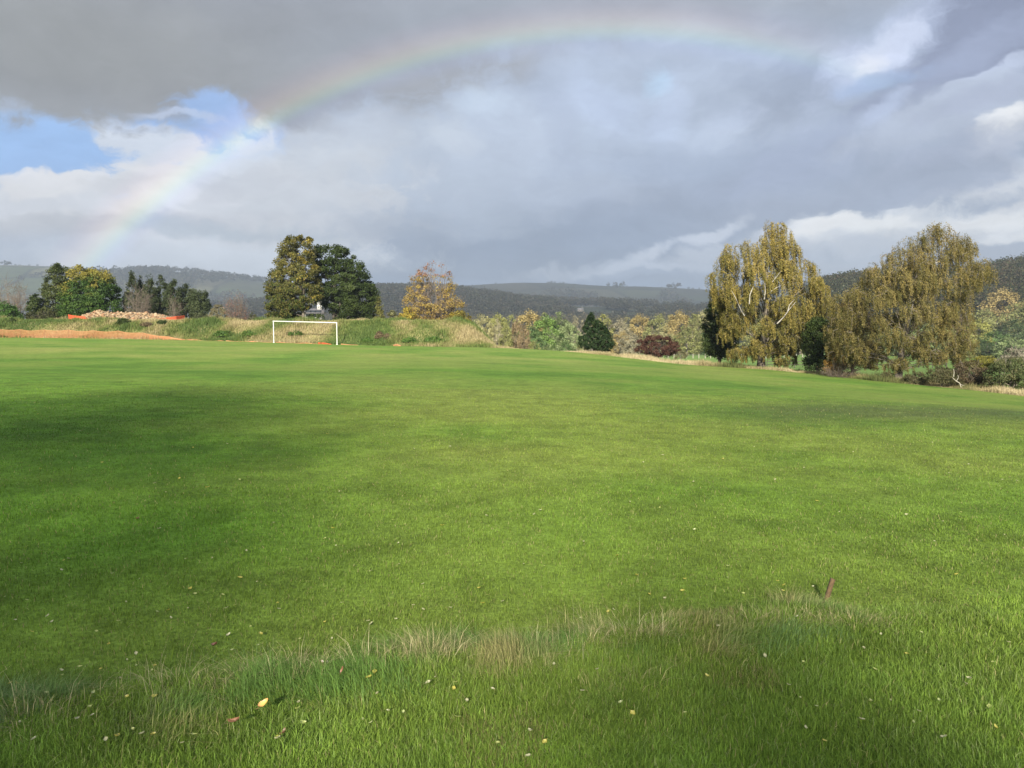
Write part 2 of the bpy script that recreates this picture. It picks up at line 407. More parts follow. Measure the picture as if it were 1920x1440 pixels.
# ground sheet: polar grid round the viewpoint
azs = np.radians(np.concatenate([np.arange(-180, -48, 3.), np.arange(-48, 48, .16), np.arange(48, 180, 3.)]))
rs = np.concatenate([[.0], np.geomspace(.8, 3700, 860)])
A_, R_ = np.meshgrid(azs, rs); GX = R_ * np.sin(A_); GY = R_ * np.cos(A_)
# straighten: use depth for the row coordinate in front of the camera
GZ = terrain(GX, GY)
nR, nA = GX.shape
V = np.c_[GX.ravel(), GY.ravel(), GZ.ravel()]
I = np.arange(nR * nA).reshape(nR, nA); J = np.roll(I, -1, axis=1)
Q = np.stack([I[:-1], J[:-1], J[1:], I[1:]], -1)
def turf_color(x, y):
    """albedo of the mown turf, with some light and shade painted in"""
    n1 = vnoise(x, y, .22, 21, 4)[:, None]; n2 = vnoise(x, y, 1.1, 22, 3)[:, None]; n3 = vnoise(x, y * .6, .06, 23, 3)[:, None]
    a = np.array([.094, .186, .019]); b = np.array([.164, .214, .038]); dk = np.array([.062, .136, .014])
    px = px_of(x, np.maximum(y, 1.)); r = y
    yel = (sst(r, 7, 11) * (1 - sst(r, 18, 32)) * sst(px, 300, 900))[:, None]
    t = np.clip((n1 - .5) * 1.6 + (n3 - .5) * 1.0 + .34 +   .42 * yel * (n1 > 0), 0, 1)
    c = a * (1 - t) + b * t
    t2 = np.clip((.42 - n1) * 2.2 + (.5 - n2) * 1.2, 0, .75); c = c * (1 - t2) + dk * t2
    st = (vnoise(x * .35, y * 1.6, .35, 24, 4)[:, None] - .5) * sst(r, 16, 40)[:, None]; gr = vnoise(x, y, 2.6, 27, 3)[:, None]; c = c * (1 + .30 * sst(r, 14, 70)[:, None] + (gr - .5) * .6 * (1 - sst(r, 20, 45))[:, None] + .28 * st)  # far turf lightened in colour, standing for fuller light and missing blades
    # soft shadow band at the right, painted into the turf colour
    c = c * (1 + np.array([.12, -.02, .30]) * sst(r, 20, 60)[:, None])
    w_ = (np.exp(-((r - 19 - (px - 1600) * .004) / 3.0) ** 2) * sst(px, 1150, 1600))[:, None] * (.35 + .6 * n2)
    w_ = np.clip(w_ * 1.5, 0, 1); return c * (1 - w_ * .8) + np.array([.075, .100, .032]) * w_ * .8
def rough_color(x, y):
    n1 = vnoise(x, y, .12, 31, 4)[:, None]; n2 = vnoise(x, y, .5, 32, 3)[:, None]
    t = np.clip((n1 - .5) * 3.0 + .5, 0, 1); c = np.array([.085, .125, .03]) * (1 - t) + np.array([.26, .23, .10]) * t
    return c * (.75 + .5 * n2)
def hill_color(x, y, r):
    px = px_of(x, np.maximum(y, 1.))
    # patchwork of fields
    u = (x * .9 + y * .25) / 190; v = (y * .8 - x * .2) / 260
    u = u + .35 * (vnoise(x, y, .004, 41, 2) - .5); v = v + .35 * (vnoise(x, y, .004, 42, 2) - .5)
    h = np.modf(np.abs(np.sin(np.floor(u) * 12.9898 + np.floor(v) * 78.233) * 43758.5453))[0][:, None]
    c = np.where(h < .35, np.array([.10, .13, .05]), np.where(h < .6, np.array([.13, .15, .06]), np.where(h < .8, np.array([.17, .17, .085]), np.array([.085, .10, .045]))))
    e = (np.minimum(np.abs(u - np.round(u)), np.abs(v - np.round(v))) < .035)[:, None]
    c = np.where(e, np.array([.035, .045, .02]), c)
    moor = (sst(vnoise(x, y, .003, 44, 4), .5, .62))[:, None]
    return (c * (1 - moor * .5) + np.array([.08, .07, .045]) * moor * .5) * np.where((px < 620) | (px > 1500), .55, .26)[:, None]  # hills darkened in colour to stand in for cloud shade
X, Y_ = V[:, 0], V[:, 1]; RR = np.where(Y_ > 0, Y_, 0.); PXv = px_of(X, np.maximum(Y_, 1.)); ED = edge_d(PXv)
inl = (RR < ED) | (Y_ < 3)
meadow = np.array([.15, .235, .05]) * (.8 + .4 * vnoise(X, Y_, .03, 51, 4))[:, None]
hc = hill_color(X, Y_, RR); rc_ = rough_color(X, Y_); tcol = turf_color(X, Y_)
leftb = (1 - sst(PXv, 930, 1000))[:, None]
f1 = sst(RR, 240, 420)[:, None]
beyond = rc_ * leftb * (1 - sst(RR, 140, 190)[:, None]) + meadow * (1 - leftb * (1 - sst(RR, 140, 190)[:, None]))
strip = (np.exp(-((RR - ED - 2.2) / 3.0) ** 2) * (1 - leftb[:, 0]))[:, None]
beyond = beyond * (1 - strip) + np.array([.33, .28, .15]) * strip
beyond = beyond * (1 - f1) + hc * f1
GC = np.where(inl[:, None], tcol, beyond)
fc = Q.reshape(-1, 4); cin = inl[fc].mean(1) > .5; rmid = RR[fc].mean(1)
M_LAWN = groundmat('mown_turf', ((.5, .12), (2.2, .14), (8, .22), (28, .35)), bump=.035)
M_GND = groundmat('rough_ground', ((.15, .15), (1.2, .3)), bump=.10)
M_HILL = groundmat('hill_land', ((.012, .2), (.06, .35)), bump=1.5)
def sub(name, mask, mat):
    f = fc[mask]; u, inv = np.unique(f, return_inverse=True)
    return tag(obj(name, mesh(name, V[u], inv.reshape(f.shape), GC[u], True), mat), kind='structure')
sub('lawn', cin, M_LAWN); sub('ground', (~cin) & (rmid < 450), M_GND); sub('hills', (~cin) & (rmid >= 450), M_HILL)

# ------------------------------------------------------------------ blades
def blades(px_, py_, base, h, w, color, lean=.5, seg=True, rg=rng, dirang=None):
    """flat tapering blades; returns V, quads, tris, colours"""
    n = len(px_); a = rg.random(n) * 2 * np.pi; la = rg.random(n) * 2 * np.pi if dirang is None else dirang + rg.normal(0, .7, n)
    ln = np.abs(rg.normal(0, lean, n)) + .05
    sx, sy = np.cos(a) * w / 2, np.sin(a) * w / 2
    dx, dy = np.cos(la) * ln * h, np.sin(la) * ln * h
    z = base; hz = h / np.sqrt(1 + ln ** 2)
    if seg:
        P = np.stack([np.c_[px_ - sx, py_ - sy, z - .004], np.c_[px_ + sx, py_ + sy, z - .004],
                      np.c_[px_ + sx * .8 + dx * .35, py_ + sy * .8 + dy * .35, z + hz * .62], np.c_[px_ - sx * .8 + dx * .35, py_ - sy * .8 + dy * .35, z + hz * .62],
                      np.c_[px_ + dx, py_ + dy, z + hz]], 1)
        o = np.arange(n)[:, None] * 5
        return P.reshape(-1, 3), [o + np.array([[0, 1, 2, 3]]), o + np.array([[3, 2, 4]])], np.repeat(color, 5, 0)
    P = np.stack([np.c_[px_ - sx, py_ - sy, z - .004], np.c_[px_ + sx, py_ + sy, z - .004], np.c_[px_ + dx, py_ + dy, z + hz]], 1)
    o = np.arange(n)[:, None] * 3
    return P.reshape(-1, 3), [o + np.array([[0, 1, 2]])], np.repeat(color, 3, 0)
def join(parts):
    Vs, qs, ts, cs, off = [], [], [], [], 0
    for v, fl, c in parts:
        for f in fl: (qs if f.shape[1] == 4 else ts).append(f + off)
        Vs.append(v); cs.append(c); off += len(v)
    fcs = []
    if qs: fcs.append(np.concatenate(qs))
    if ts: fcs.append(np.concatenate(ts))
    return np.concatenate(Vs), fcs, np.concatenate(cs)
def polar_pts(n, r0, r1, p, azd=36.5):
    u = rng.random(n); e = 2 - p
    r = (r0 ** e + u * (r1 ** e - r0 ** e)) ** (1 / e) if abs(e) > 1e-6 else r0 * (r1 / r0) ** u
    a = np.radians((rng.random(n) * 2 - 1) * azd); return r * np.sin(a), r * np.cos(a), r
# mown grass
x, y, r = polar_pts(620000, 2.5, 30, 1.7); k = rng.random(len(x)) > sst(r, 8, 29); x, y, r = x[k], y[k], r[k]
nearside = (y < ridge_y(x) + .05) & (x < 3.0)
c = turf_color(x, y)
c *= (.58 + .88 * rng.random(len(x)))[:, None]
dry = rng.random(len(x)) < .05; c[dry] = np.array([.30, .27, .12]) * (.6 + .6 * rng.random(dry.sum()))[:, None]
cl = vnoise(x, y, 4.5, 61, 3)
h = (.018 + .014 * rng.random(len(x))) * (.55 + .9 * cl) * np.interp(r, [3, 12, 34], [1, 1.0, 1.1])
ns = nearside | ((x >= 3.0) & (y < 5.2)); c[ns] *= 1.25; h = np.where(ns, (.028 + .028 * rng.random(len(x))) * (.55 + .9 * cl), h)
w = .0024 * np.maximum(1, r / 4.2) * (.7 + .6 * rng.random(len(x)))
zb = terrain(x, y); nr = r < 9
A1 = blades(x[nr], y[nr], zb[nr], h[nr], w[nr], c[nr], .8)
A2 = blades(x[~nr], y[~nr], zb[~nr], h[~nr], w[~nr] * 1.2, c[~nr], .8, False)
# extra blades close to the viewer
x, y, r = polar_pts(260000, 2.5, 6.2, 1.2, 38); k = ((y < ridge_y(x) + .25) & (x < 3.2)) | (x >= 3.2); x, y, r = x[k], y[k], r[k]
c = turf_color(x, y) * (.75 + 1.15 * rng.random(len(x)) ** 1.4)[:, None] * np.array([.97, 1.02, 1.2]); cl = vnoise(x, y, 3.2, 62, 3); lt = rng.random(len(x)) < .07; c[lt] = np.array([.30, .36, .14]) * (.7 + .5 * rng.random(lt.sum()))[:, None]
mt = vnoise(x, y, 1.6, 63, 3); c = np.where((mt > .62)[:, None] & (rng.random(len(x)) < .45)[:, None], np.array([.24, .22, .085]) * (.6 + .7 * rng.random(len(x)))[:, None], c)
h = (.020 + .040 * rng.random(len(x))) * (.2 + 1.5 * cl); h = np.where(x > 3.0, h * .6, h)
A3 = blades(x, y, terrain(x, y), h, .0026 * (.6 + .7 * rng.random(len(x))), c, 1.15, True, rng, None)
v, f, c = join([A1, A2, A3])
tag(obj('mown_grass', mesh('mown_grass', v, f, c), GRASS), 'short green mown grass blades covering the near playing field', 'grass', kind='stuff')

# long grass along the ridge
def along_ridge(n, sig, x0=-3.2, x1=2.1):
    x = x0 + rng.random(n) * (x1 - x0); return x, ridge_y(x) + rng.normal(0, sig, n)
parts = []
x, y = along_ridge(80000, .20); y = y - .22 * rng.random(len(y)) ** 2; cl = vnoise(x, y, 2.8, 71, 3); k = rng.random(len(x)) < np.clip((cl - .36) * 3.4, .06, 1); x, y, cl = x[k], y[k], cl[k]
hue = vnoise(x, y, 1.7, 72, 3)[:, None]
g1 = np.array([.09, .16, .035]); g2 = np.array([.11, .17, .065]); g3 = np.array([.29, .26, .12])
t = np.clip((hue - .5) * 5 + .26 + rng.normal(0, .22, (len(x), 1)), 0, 1); c = g1 * (1 - t) + g3 * t
c = np.where(vnoise(x, y, 1.9, 79, 3)[:, None] > .69, np.array([.20, .19, .075]) * (.8 + .5 * rng.random((len(x), 1))), c)
blu = np.clip((vnoise(x, y, 1.3, 73, 2)[:, None] - .62) * 5 + sst(x, .4, 1.6)[:, None] * .6, 0, 1) * (1 - t); c = c * (1 - blu) + g2 * blu
c = c * (.95 + 1.0 * rng.random(len(x)))[:, None]
h = (.022 + .070 * rng.random(len(x)) ** 1.6) * np.clip((cl - .3) * 4.6, .4, 2.0) * (1 - .6 * sst(x, 1.7, 2.1))
parts.append(blades(x, y, terrain(x, y), h, .0021 * (.6 + .7 * rng.random(len(x))), c, 1.5, True, rng, vnoise(x, y, 1.1, 75, 2) * 9 - 3))
# dry tussocks and tall straws
for (tx, ty, n, hh, rad) in ((800, 1238, 260, .22, .12), (490, 1292, 200, .15, .13), (985, 1225, 240, .15, .14), (560, 1280, 90, .22, .14), (680, 1262, 60, .24, .14), (110, 1345, 160, .13, .18), (335, 1312, 110, .20, .15), (1180, 1195, 120, .14, .14), (1225, 1195, 90, .11, .08),
                             (1480, 1165, 170, .12, .15), (1400, 1172, 130, .12, .14), (1090, 1208, 90, .18, .12), (1600, 1165, 200, .12, .16), (60, 1385, 130, .12, .2), (430, 1325, 170, .09, .13)):
    p = gnd(tx, ty, -.08); n = int(n * 3.6); rad *= .8
    x = p[0] + rng.normal(0, rad, n); y = p[1] + rng.normal(0, rad * .6, n); d = np.arctan2((y - p[1]), (x - p[0]))
    c = np.array([.50, .43, .23]) * (.6 + .6 * rng.random(n))[:, None]; gmk = rng.random(n) < .35; c[gmk] = np.array([.14, .19, .06]) * (.7 + .6 * rng.random(gmk.sum()))[:, None]
    parts.append(blades(x, y, terrain(x, y), hh * .85 * (.12 + .9 * rng.random(n) ** 1.7), np.full(n, .0019), c, 1.5, True, rng, d))
n = 95; x, y = along_ridge(n, .10, -2.6, 1.0); k = rng.random(n) < np.clip((vnoise(x, y, 1.4, 78, 2) - .35) * 3, .1, 1); x, y = x[k], y[k]; n = len(x)
parts.append(blades(x, y, terrain(x, y), .10 + .16 * rng.random(n), np.full(n, .0019), np.array([.62, .56, .34]) * (.7 + .4 * rng.random(n))[:, None], .45, True, rng))
v, f, c = join(parts)
tag(obj('long_grass', mesh('long_grass', v, f, c), GRASS), 'unmown green and straw coloured grass along the low ridge', 'grass', kind='stuff')

# ------------------------------------------------------------------ tubes, trunks and crowns
def tube(path, rad, sides=6):
    P = np.asarray(path, float); n = len(P); T = np.gradient(P, axis=0); T /= np.linalg.norm(T, axis=1)[:, None] + 1e-9
    ref = np.array([0, 0, 1.]) if abs(T[0, 2]) < .9 else np.array([1., 0, 0])
    U = np.cross(T, ref); U /= np.linalg.norm(U, axis=1)[:, None] + 1e-9; B = np.cross(T, U)
    a = np.arange(sides) * 2 * np.pi / sides
    R = np.asarray(rad, float)[:, None, None]
    Vv = P[:, None] + R * (np.cos(a)[None, :, None] * U[:, None] + np.sin(a)[None, :, None] * B[:, None])
    I = np.arange(n * sides).reshape(n, sides); Jn = np.roll(I, -1, 1)
    return Vv.reshape(-1, 3), np.stack([I[:-1], Jn[:-1], Jn[1:], I[1:]], -1).reshape(-1, 4)
def tubes(lst, sides=6):
    Vs, Fs, o = [], [], 0
    for p, r in lst:
        v, f = tube(p, r, sides); Vs.append(v); Fs.append(f + o); o += len(v)
    return np.concatenate(Vs), np.concatenate(Fs)
def inpoly(x, y, poly):
    ins = np.zeros(len(x), bool); n = len(poly)
    for i in range(n):
        x1, y1 = poly[i]; x2, y2 = poly[(i + 1) % n]
        if y1 == y2: continue
        c_ = ((y1 > y) != (y2 > y)) & (x < (x2 - x1) * (y - y1) / (y2 - y1) + x1); ins ^= c_
    return ins
def leaves_at(P, C, size, rg, cen, up=.25, asp=.65, out_=.7, vert=0.):
    n = len(P); d = P - cen; d /= np.linalg.norm(d, axis=1)[:, None] + 1e-6
    Nn = d * out_ + rg.normal(0, .55, (n, 3)) + np.array([0, 0, up]); Nn /= np.linalg.norm(Nn, axis=1)[:, None]
    t = rg.normal(0, 1, (n, 3)); t[:, 2] -= vert
    T = t - (t * Nn).sum(1)[:, None] * Nn; T /= np.linalg.norm(T, axis=1)[:, None] + 1e-6
    B = np.cross(Nn, T); s = (size * (.6 + .8 * rg.random(n)))[:, None] / 2
    fold = Nn * s * .25
    Q_ = np.stack([P - T * s, P + B * s * asp - fold, P + T * s * 1.1, P - B * s * asp - fold], 1).reshape(-1, 3)
    o = np.arange(n)[:, None] * 4
    return Q_, o + np.array([[0, 1, 2, 3]]), np.repeat(C, 4, 0)
def clusters_in(poly, n, rg, depthf=.85, margin=0., shell=.45):
    """cluster centres filling a solid whose silhouette is poly (local x,z)"""
    pl = np.array(poly); z0, z1 = pl[:, 1].min(), pl[:, 1].max(); x0, x1 = pl[:, 0].min(), pl[:, 0].max()
    zs = np.linspace(z0, z1, 48); gx = np.linspace(x0, x1, 160); lo = np.full(48, np.nan); hi = np.full(48, np.nan)
    for i, z in enumerate(zs):
        m_ = inpoly(gx, np.full(160, z), poly)
        if m_.any(): lo[i] = gx[m_].min(); hi[i] = gx[m_].max()
    ok = ~np.isnan(lo); lo = np.interp(zs, zs[ok], lo[ok]); hi = np.interp(zs, zs[ok], hi[ok])
    hwm = np.convolve(np.pad((hi - lo) / 2, 3, 'edge'), np.ones(7) / 7, 'valid')
    out_ = []
    while len(out_) < n:
        x = x0 + rg.random(n * 3) * (x1 - x0); z = z0 + rg.random(n * 3) * (z1 - z0)
        k = inpoly(x, z, poly); x, z = x[k], z[k]
        l_, h_ = np.interp(z, zs, lo), np.interp(z, zs, hi); cx_ = (l_ + h_) / 2; hw = np.maximum((h_ - l_) / 2, .05)
        t = np.clip((x - cx_) / hw, -1, 1); x = cx_ + t * np.maximum(hw - margin, hw * .3)
        ym = depthf * np.interp(z, zs, hwm) * np.sqrt(np.clip(1 - t ** 2, .05, 1))
        s = rg.random(len(x)) ** shell * np.where(rg.random(len(x)) < .5, -1, 1)
        out_ += list(np.c_[x, s * np.maximum(ym - margin * .5, .1), z])
    return np.array(out_[:n])
def pal(cols, t):
    cols = np.array(cols); t = np.clip(t, 0, .9999) * (len(cols) - 1); i = t.astype(int); f = (t - i)[:, None]; return cols[i] * (1 - f) + cols[i + 1] * f
def poly_local(outline, root, Y):
    return [((at(a, b, Y) - root)[0], (at(a, b, Y) - root)[2]) for a, b in outline]
def limbs_to(C, height, trunkpath, rg, k, r0, sides=5, thin=.25):
    lst = []; idx = rg.choice(len(C), min(k, len(C)), replace=False); tp = np.array(trunkpath)
    for i in idx:
        e = C[i]; hz = np.clip(e[2] * (.30 + .35 * rg.random()), tp[0, 2] + .08 * height, tp[-1, 2])
        s = np.array([np.interp(hz, tp[:, 2], tp[:, 0]), np.interp(hz, tp[:, 2], tp[:, 1]), hz])
        m_ = s * .45 + e * .55 + np.array([0, 0, .18 * (e[2] - s[2]) + .05 * height * rg.random()]) + rg.normal(0, .02 * height, 3)
        ts = np.linspace(0, 1, 7)[:, None]; p = (1 - ts) ** 2 * s + 2 * ts * (1 - ts) * m_ + ts ** 2 * e
        rr = r0 * (.35 + .4 * rg.random()); lst.append((p, np.linspace(rr, rr * thin, 7)))
    return lst
def tree(name, cat, label, outline, Y, base, pals, nC=220, nL=120, rc=.7, leaf=.2, trunk_r=.25, tt=.8, bark=None, lean=0., seed=0, depthf=.85, limbs=26, stems=1,
         colfn=None, squash=.7, group=None, sparse=None, up=.25, mat=None, shell=.45, twigs=0, sink=.15, zb=None):
    """tree whose crown fills the given outline; > trunk, crown"""
    rg = np.random.default_rng(seed + 100)
    root = place(base, Y)
    if zb is not None: root[2] = at(base, zb, Y)[2]
    ro = empty(name, root, label, cat, group)
    poly = poly_local(outline, root, Y); H = max(p[1] for p in poly)
    C = clusters_in(poly, nC, rg, depthf, rc * .5, shell)
    if sparse is not None: C = C[rg.random(len(C)) < sparse(C[:, 0], C[:, 2] / H)]
    nC = len(C)
    sz = rc * (.55 + .8 * rg.random(nC))
    d = rg.normal(0, 1, (nC, nL, 3)); d /= np.linalg.norm(d, axis=2)[:, :, None]; rad = rg.random((nC, nL, 1)) ** .45
    P = C[:, None] + d * rad * sz[:, None, None] * np.array([1, 1, squash]); P = P.reshape(-1, 3)
    tcl = np.repeat(rg.random(nC), nL)
    P[:, 2] = np.maximum(P[:, 2], .03)
    cc = pal(pals, np.clip(tcl * .75 + rg.normal(.12, .14, len(P)), 0, 1)) if colfn is None else colfn(P, H, tcl, rg)
    cc = cc * (.7 + .6 * rg.random(len(P)))[:, None]
    cen = np.array([C[:, 0].mean(), 0, H * .5])
    v, f, c = leaves_at(P, cc, leaf, rg, cen, up)
    # trunk(s)
    lst = []; paths = []
    for s in range(stems):
        off = 0 if stems == 1 else (s - (stems - 1) / 2) * trunk_r * 2.2
        n = 9; zz = np.linspace(-sink, H * tt, n); w_ = np.cumsum(rg.normal(0, H * .008, (n, 2)), 0); topx = C[:, 0].mean() * .7 + off * 4 + lean * H
        p = np.c_[off + (topx - off) * (zz / (H * tt)).clip(0) ** 1.4 + w_[:, 0], w_[:, 1] + off * .5, zz]; paths.append(p)
        lst.append((p, trunk_r / stems ** .5 * np.r_[1.35, 1.0, np.linspace(.92, .12, n - 2)]))
    for s in range(stems): lst += limbs_to(C, H, paths[s], rg, limbs // stems, trunk_r * .42)
    if twigs:
        for i in rg.choice(len(C), twigs):
            e = C[i]; s = e * .6 + np.array([0, 0, -.02 * H]); ts = np.linspace(0, 1, 4)[:, None]; ee = e + rg.normal(0, rc * .8, 3) + [0, 0, rc * .5]
            lst.append((s * (1 - ts) + ee * ts + rg.normal(0, .06, (4, 3)), np.linspace(.02, .008, 4)))
    tv, tf = tubes(lst, 6)
    obj('trunk', mesh('trunk', tv, tf, None, True), bark or BARK, ro)
    obj('crown', mesh('crown', v, f, c), mat or LEAF, ro)
    return ro
def twig_shrub(name, cat, label, outline, Y, base, col_leaf, nst=60, leafn=0, seed=0, r=.03, leaf=.12, mat=None, sub_=5, zb=None, group=None):
    rg = np.random.default_rng(seed + 500); root = place(base, Y)
    if zb is not None: root[2] = at(base, zb, Y)[2]
    ro = empty(name, root, label, cat, group); poly = poly_local(outline, root, Y)
    C = clusters_in(poly, nst, rg, .8, .05, .6); lst = []; tips = []
    for e in C:
        s = np.array([rg.normal(0, .15) + e[0] * .25, rg.normal(0, .15), -.1]); m_ = s * .5 + e * .5 + rg.normal(0, .12 * abs(e[2]) + .05, 3); ts = np.linspace(0, 1, 6)[:, None]
        p = (1 - ts) ** 2 * s + 2 * ts * (1 - ts) * m_ + ts ** 2 * e; lst.append((p, np.linspace(r * .75, r * .2, 6)))
        for k in range(sub_ * 2):
            a = p[rg.integers(2, 6)]; b = a + rg.normal(0, .16 * max(e[2], .5), 3) + [0, 0, .12 * max(e[2], .5)]; b[2] = max(b[2], .05); q = np.array([a, a * .5 + b * .5 + rg.normal(0, .04, 3), b]); lst.append((q, [r * .32, r * .25, r * .12])); tips.append(b)
    tv, tf = tubes(lst, 4); obj('branches', mesh('branches', tv, tf, None, True), mat or TWIG, ro)
    if leafn:
        tips = np.array(tips); P = tips[rg.integers(0, len(tips), leafn)] + rg.normal(0, .16, (leafn, 3)); P[:, 2] = np.maximum(P[:, 2], .03)
        cc = np.array(col_leaf) * (.6 + .8 * rg.random(leafn))[:, None]; v, f, c = leaves_at(P, cc, leaf, rg, np.array([0, 0, 1.]))
        obj('foliage', mesh('foliage', v, f, c), LEAF, ro)
    return ro

# palettes (albedo)
DKG = [(.026, .042, .012), (.046, .070, .018), (.080, .105, .028)]
OLV = [(.075, .080, .022), (.13, .125, .032), (.20, .17, .045)]
GRN = [(.05, .10, .02), (.08, .15, .03), (.13, .20, .04)]
GOLD = [(.20, .15, .03), (.32, .23, .035), (.42, .30, .05)]
PALE = [(.13, .14, .06), (.20, .20, .09), (.27, .25, .12)]
BRN = [(.10, .075, .045), (.16, .12, .07), (.22, .17, .09)]
CON = [(.035, .05, .022), (.06, .08, .032), (.095, .115, .05)]

# ---- pair of trees on the bank
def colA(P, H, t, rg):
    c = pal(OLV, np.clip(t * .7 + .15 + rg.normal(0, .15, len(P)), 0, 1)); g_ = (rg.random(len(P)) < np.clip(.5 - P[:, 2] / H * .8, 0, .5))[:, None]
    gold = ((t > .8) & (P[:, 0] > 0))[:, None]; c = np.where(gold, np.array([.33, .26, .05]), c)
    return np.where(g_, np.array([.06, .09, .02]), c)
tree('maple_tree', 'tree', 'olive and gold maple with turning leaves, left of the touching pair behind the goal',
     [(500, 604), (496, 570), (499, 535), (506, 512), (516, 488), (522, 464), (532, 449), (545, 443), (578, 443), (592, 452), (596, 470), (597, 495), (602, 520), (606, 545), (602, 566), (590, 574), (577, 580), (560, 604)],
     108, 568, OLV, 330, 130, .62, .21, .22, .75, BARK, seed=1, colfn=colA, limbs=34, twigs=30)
tree('evergreen_oak', 'tree', 'dark green rounded oak, right of the touching pair behind the goal',
     [(580, 474), (590, 459), (605, 464), (620, 461), (640, 463), (658, 470), (672, 483), (680, 497), (692, 516), (701, 532), (707, 546), (711, 566), (710, 590), (702, 604), (650, 605), (628, 604), (618, 592), (600, 572), (588, 552), (588, 520)],
     112, 628, DKG, 360, 125, .68, .22, .26, .75, BARKD, seed=2, limbs=36, stems=2)
tree('holly_bush', 'bush', 'small dark bush filling the gap under the pair of trees', [(570, 604), (574, 592), (590, 588), (606, 590), (614, 604)], 109, 592, DKG, 30, 60, .35, .15, .05, seed=3, limbs=6)
tree('hazel_bush', 'bush', 'thin olive bush against the right side of the dark oak', [(702, 604), (704, 570), (710, 556), (717, 570), (722, 590), (724, 604)], 110, 712, [(.10, .11, .03), (.18, .17, .05)], 40, 60, .4, .17, .05, seed=4, limbs=8)
tree('low_bramble_bush', 'bush', 'low pale olive bush to the right of the dark oak', [(720, 604), (724, 588), (736, 582), (748, 592), (754, 604)], 108, 736, PALE, 30, 50, .35, .16, .04, seed=5, limbs=8)
# autumn tree
def colC(P, H, t, rg):
    c = pal([(.24, .16, .06), (.33, .235, .07), (.40, .31, .09)], np.clip(t * .8 + .1 + rg.normal(0, .2, len(P)), 0, 1))
    pk = (P[:, 2] / H > .75)[:, None]; return np.where(pk, np.array([.32, .18, .11]), c)
tree('autumn_maple', 'tree', 'half bare maple with yellow and orange leaves on the bank crest',
     [(753, 600), (754, 566), (760, 545), (768, 522), (780, 505), (798, 495), (814, 490), (832, 497), (846, 510), (856, 530), (852, 548), (862, 560), (876, 569), (872, 576), (856, 582), (846, 600), (800, 606)],
     106, 812, GOLD, 420, 34, .50, .17, .13, .8, TWIG, seed=6, colfn=colC, limbs=80, stems=3, twigs=700, sparse=lambda x, z: np.clip(.9 - .72 * np.exp(-((x - .3) / 1.4) ** 2) * (z > .3), .1, 1))
tree('yellow_bush', 'bush', 'rounded yellow green bush at the right foot of the orange autumn maple', [(834, 606), (842, 590), (852, 582), (868, 584), (882, 592), (890, 607)], 104, 862, [(.12, .11, .025), (.22, .18, .035), (.36, .27, .04)], 60, 70, .42, .17, .06, seed=7, limbs=10)
tree('gold_bush', 'bush', 'golden bush at the left foot of the orange autumn maple', [(744, 606), (748, 588), (758, 577), (772, 578), (786, 590), (790, 606)], 104, 766, [(.16, .15, .03), (.34, .27, .05), (.42, .31, .05)], 50, 60, .4, .17, .06, seed=8, limbs=10)

# ---- left group
def colL4(P, H, t, rg):
    z = P[:, 2] / H; top = np.clip((z - .62) * 5 + (t - .5) * 2 + rg.normal(0, .2, len(P)), 0, 1)[:, None]
    return pal(GRN, t * .8) * .75 * (1 - top) + np.array([.27, .235, .05]) * top
tree('broadleaf_tree', 'tree', 'tall dark olive tree at the left end of the clump behind the rubble', [(68, 606), (72, 560), (84, 526), (92, 505), (102, 495), (116, 494), (127, 504), (134, 535), (140, 606)], 118, 104, [(.045, .065, .02), (.075, .095, .03), (.12, .13, .04)], 190, 100, .62, .21, .18, seed=11)
tree('yellowing_tree', 'tree', 'broad green tree with a yellow top behind the left end of the rubble', [(112, 607), (114, 560), (120, 522), (127, 505), (146, 498), (170, 507), (196, 507), (211, 520), (223, 541), (229, 566), (230, 604), (180, 607)], 114, 172, GRN, 330, 110, .7, .22, .22, seed=12, colfn=colL4)
for i, (cx, ty, w_, lab) in enumerate(((248, 512, 30, 'tallest spiky conifer at the left of the dark row behind the rubble'), (264, 518, 24, 'narrow dark conifer second in the row behind the rubble'), (281, 518, 32, 'dark conifer third in the row behind the rubble'),
                                       (303, 516, 40, 'broad dark conifer fourth in the row behind the rubble'), (325, 524, 32, 'dark conifer fifth in the row behind the right end of the rubble'), (350, 537, 38, 'shorter dark conifer beyond the right end of the rubble'),
                                       (375, 550, 32, 'lowest ragged conifer at the right end of the dark row'))):
    w_ *= 1.3; tree('conifer', 'tree', lab, [(cx - w_ * .5, 606), (cx - w_ * .52, 570), (cx - w_ * .33, 545), (cx - w_ * .16, (ty * 2 + 545) / 3), (cx - 1, ty - 3), (cx + w_ * .17, (ty * 2 + 545) / 3), (cx + w_ * .36, 548), (cx + w_ * .52, 572), (cx + w_ * .5, 606)],
         116 + (i % 2) * 2, cx, CON, 150, 70, .38, .17, .10, .95, BARKD, seed=20 + i, squash=1.3, limbs=20, shell=.6)
tree('dark_bush', 'bush', 'dark round bush between the pale bare tree and the olive tree', [(48, 606), (50, 570), (58, 552), (66, 548), (74, 556), (80, 606)], 116, 64, DKG, 70, 70, .5, .2, .1, seed=31)
tree('ivy_bush', 'bush', 'bright green ivy covered bush at the far left below the pale bare tree', [(-20, 610), (-16, 580), (5, 566), (25, 572), (40, 590), (46, 610)], 112, 14, [(.05, .10, .025), (.08, .16, .03)], 80, 70, .45, .19, .08, seed=32)
tree('olive_bush', 'bush', 'olive brown undergrowth below the dark olive tree', [(44, 610), (50, 590), (70, 582), (100, 586), (118, 598), (128, 610)], 111, 84, [(.05, .055, .025), (.09, .09, .035)], 90, 60, .4, .18, .06, seed=33)
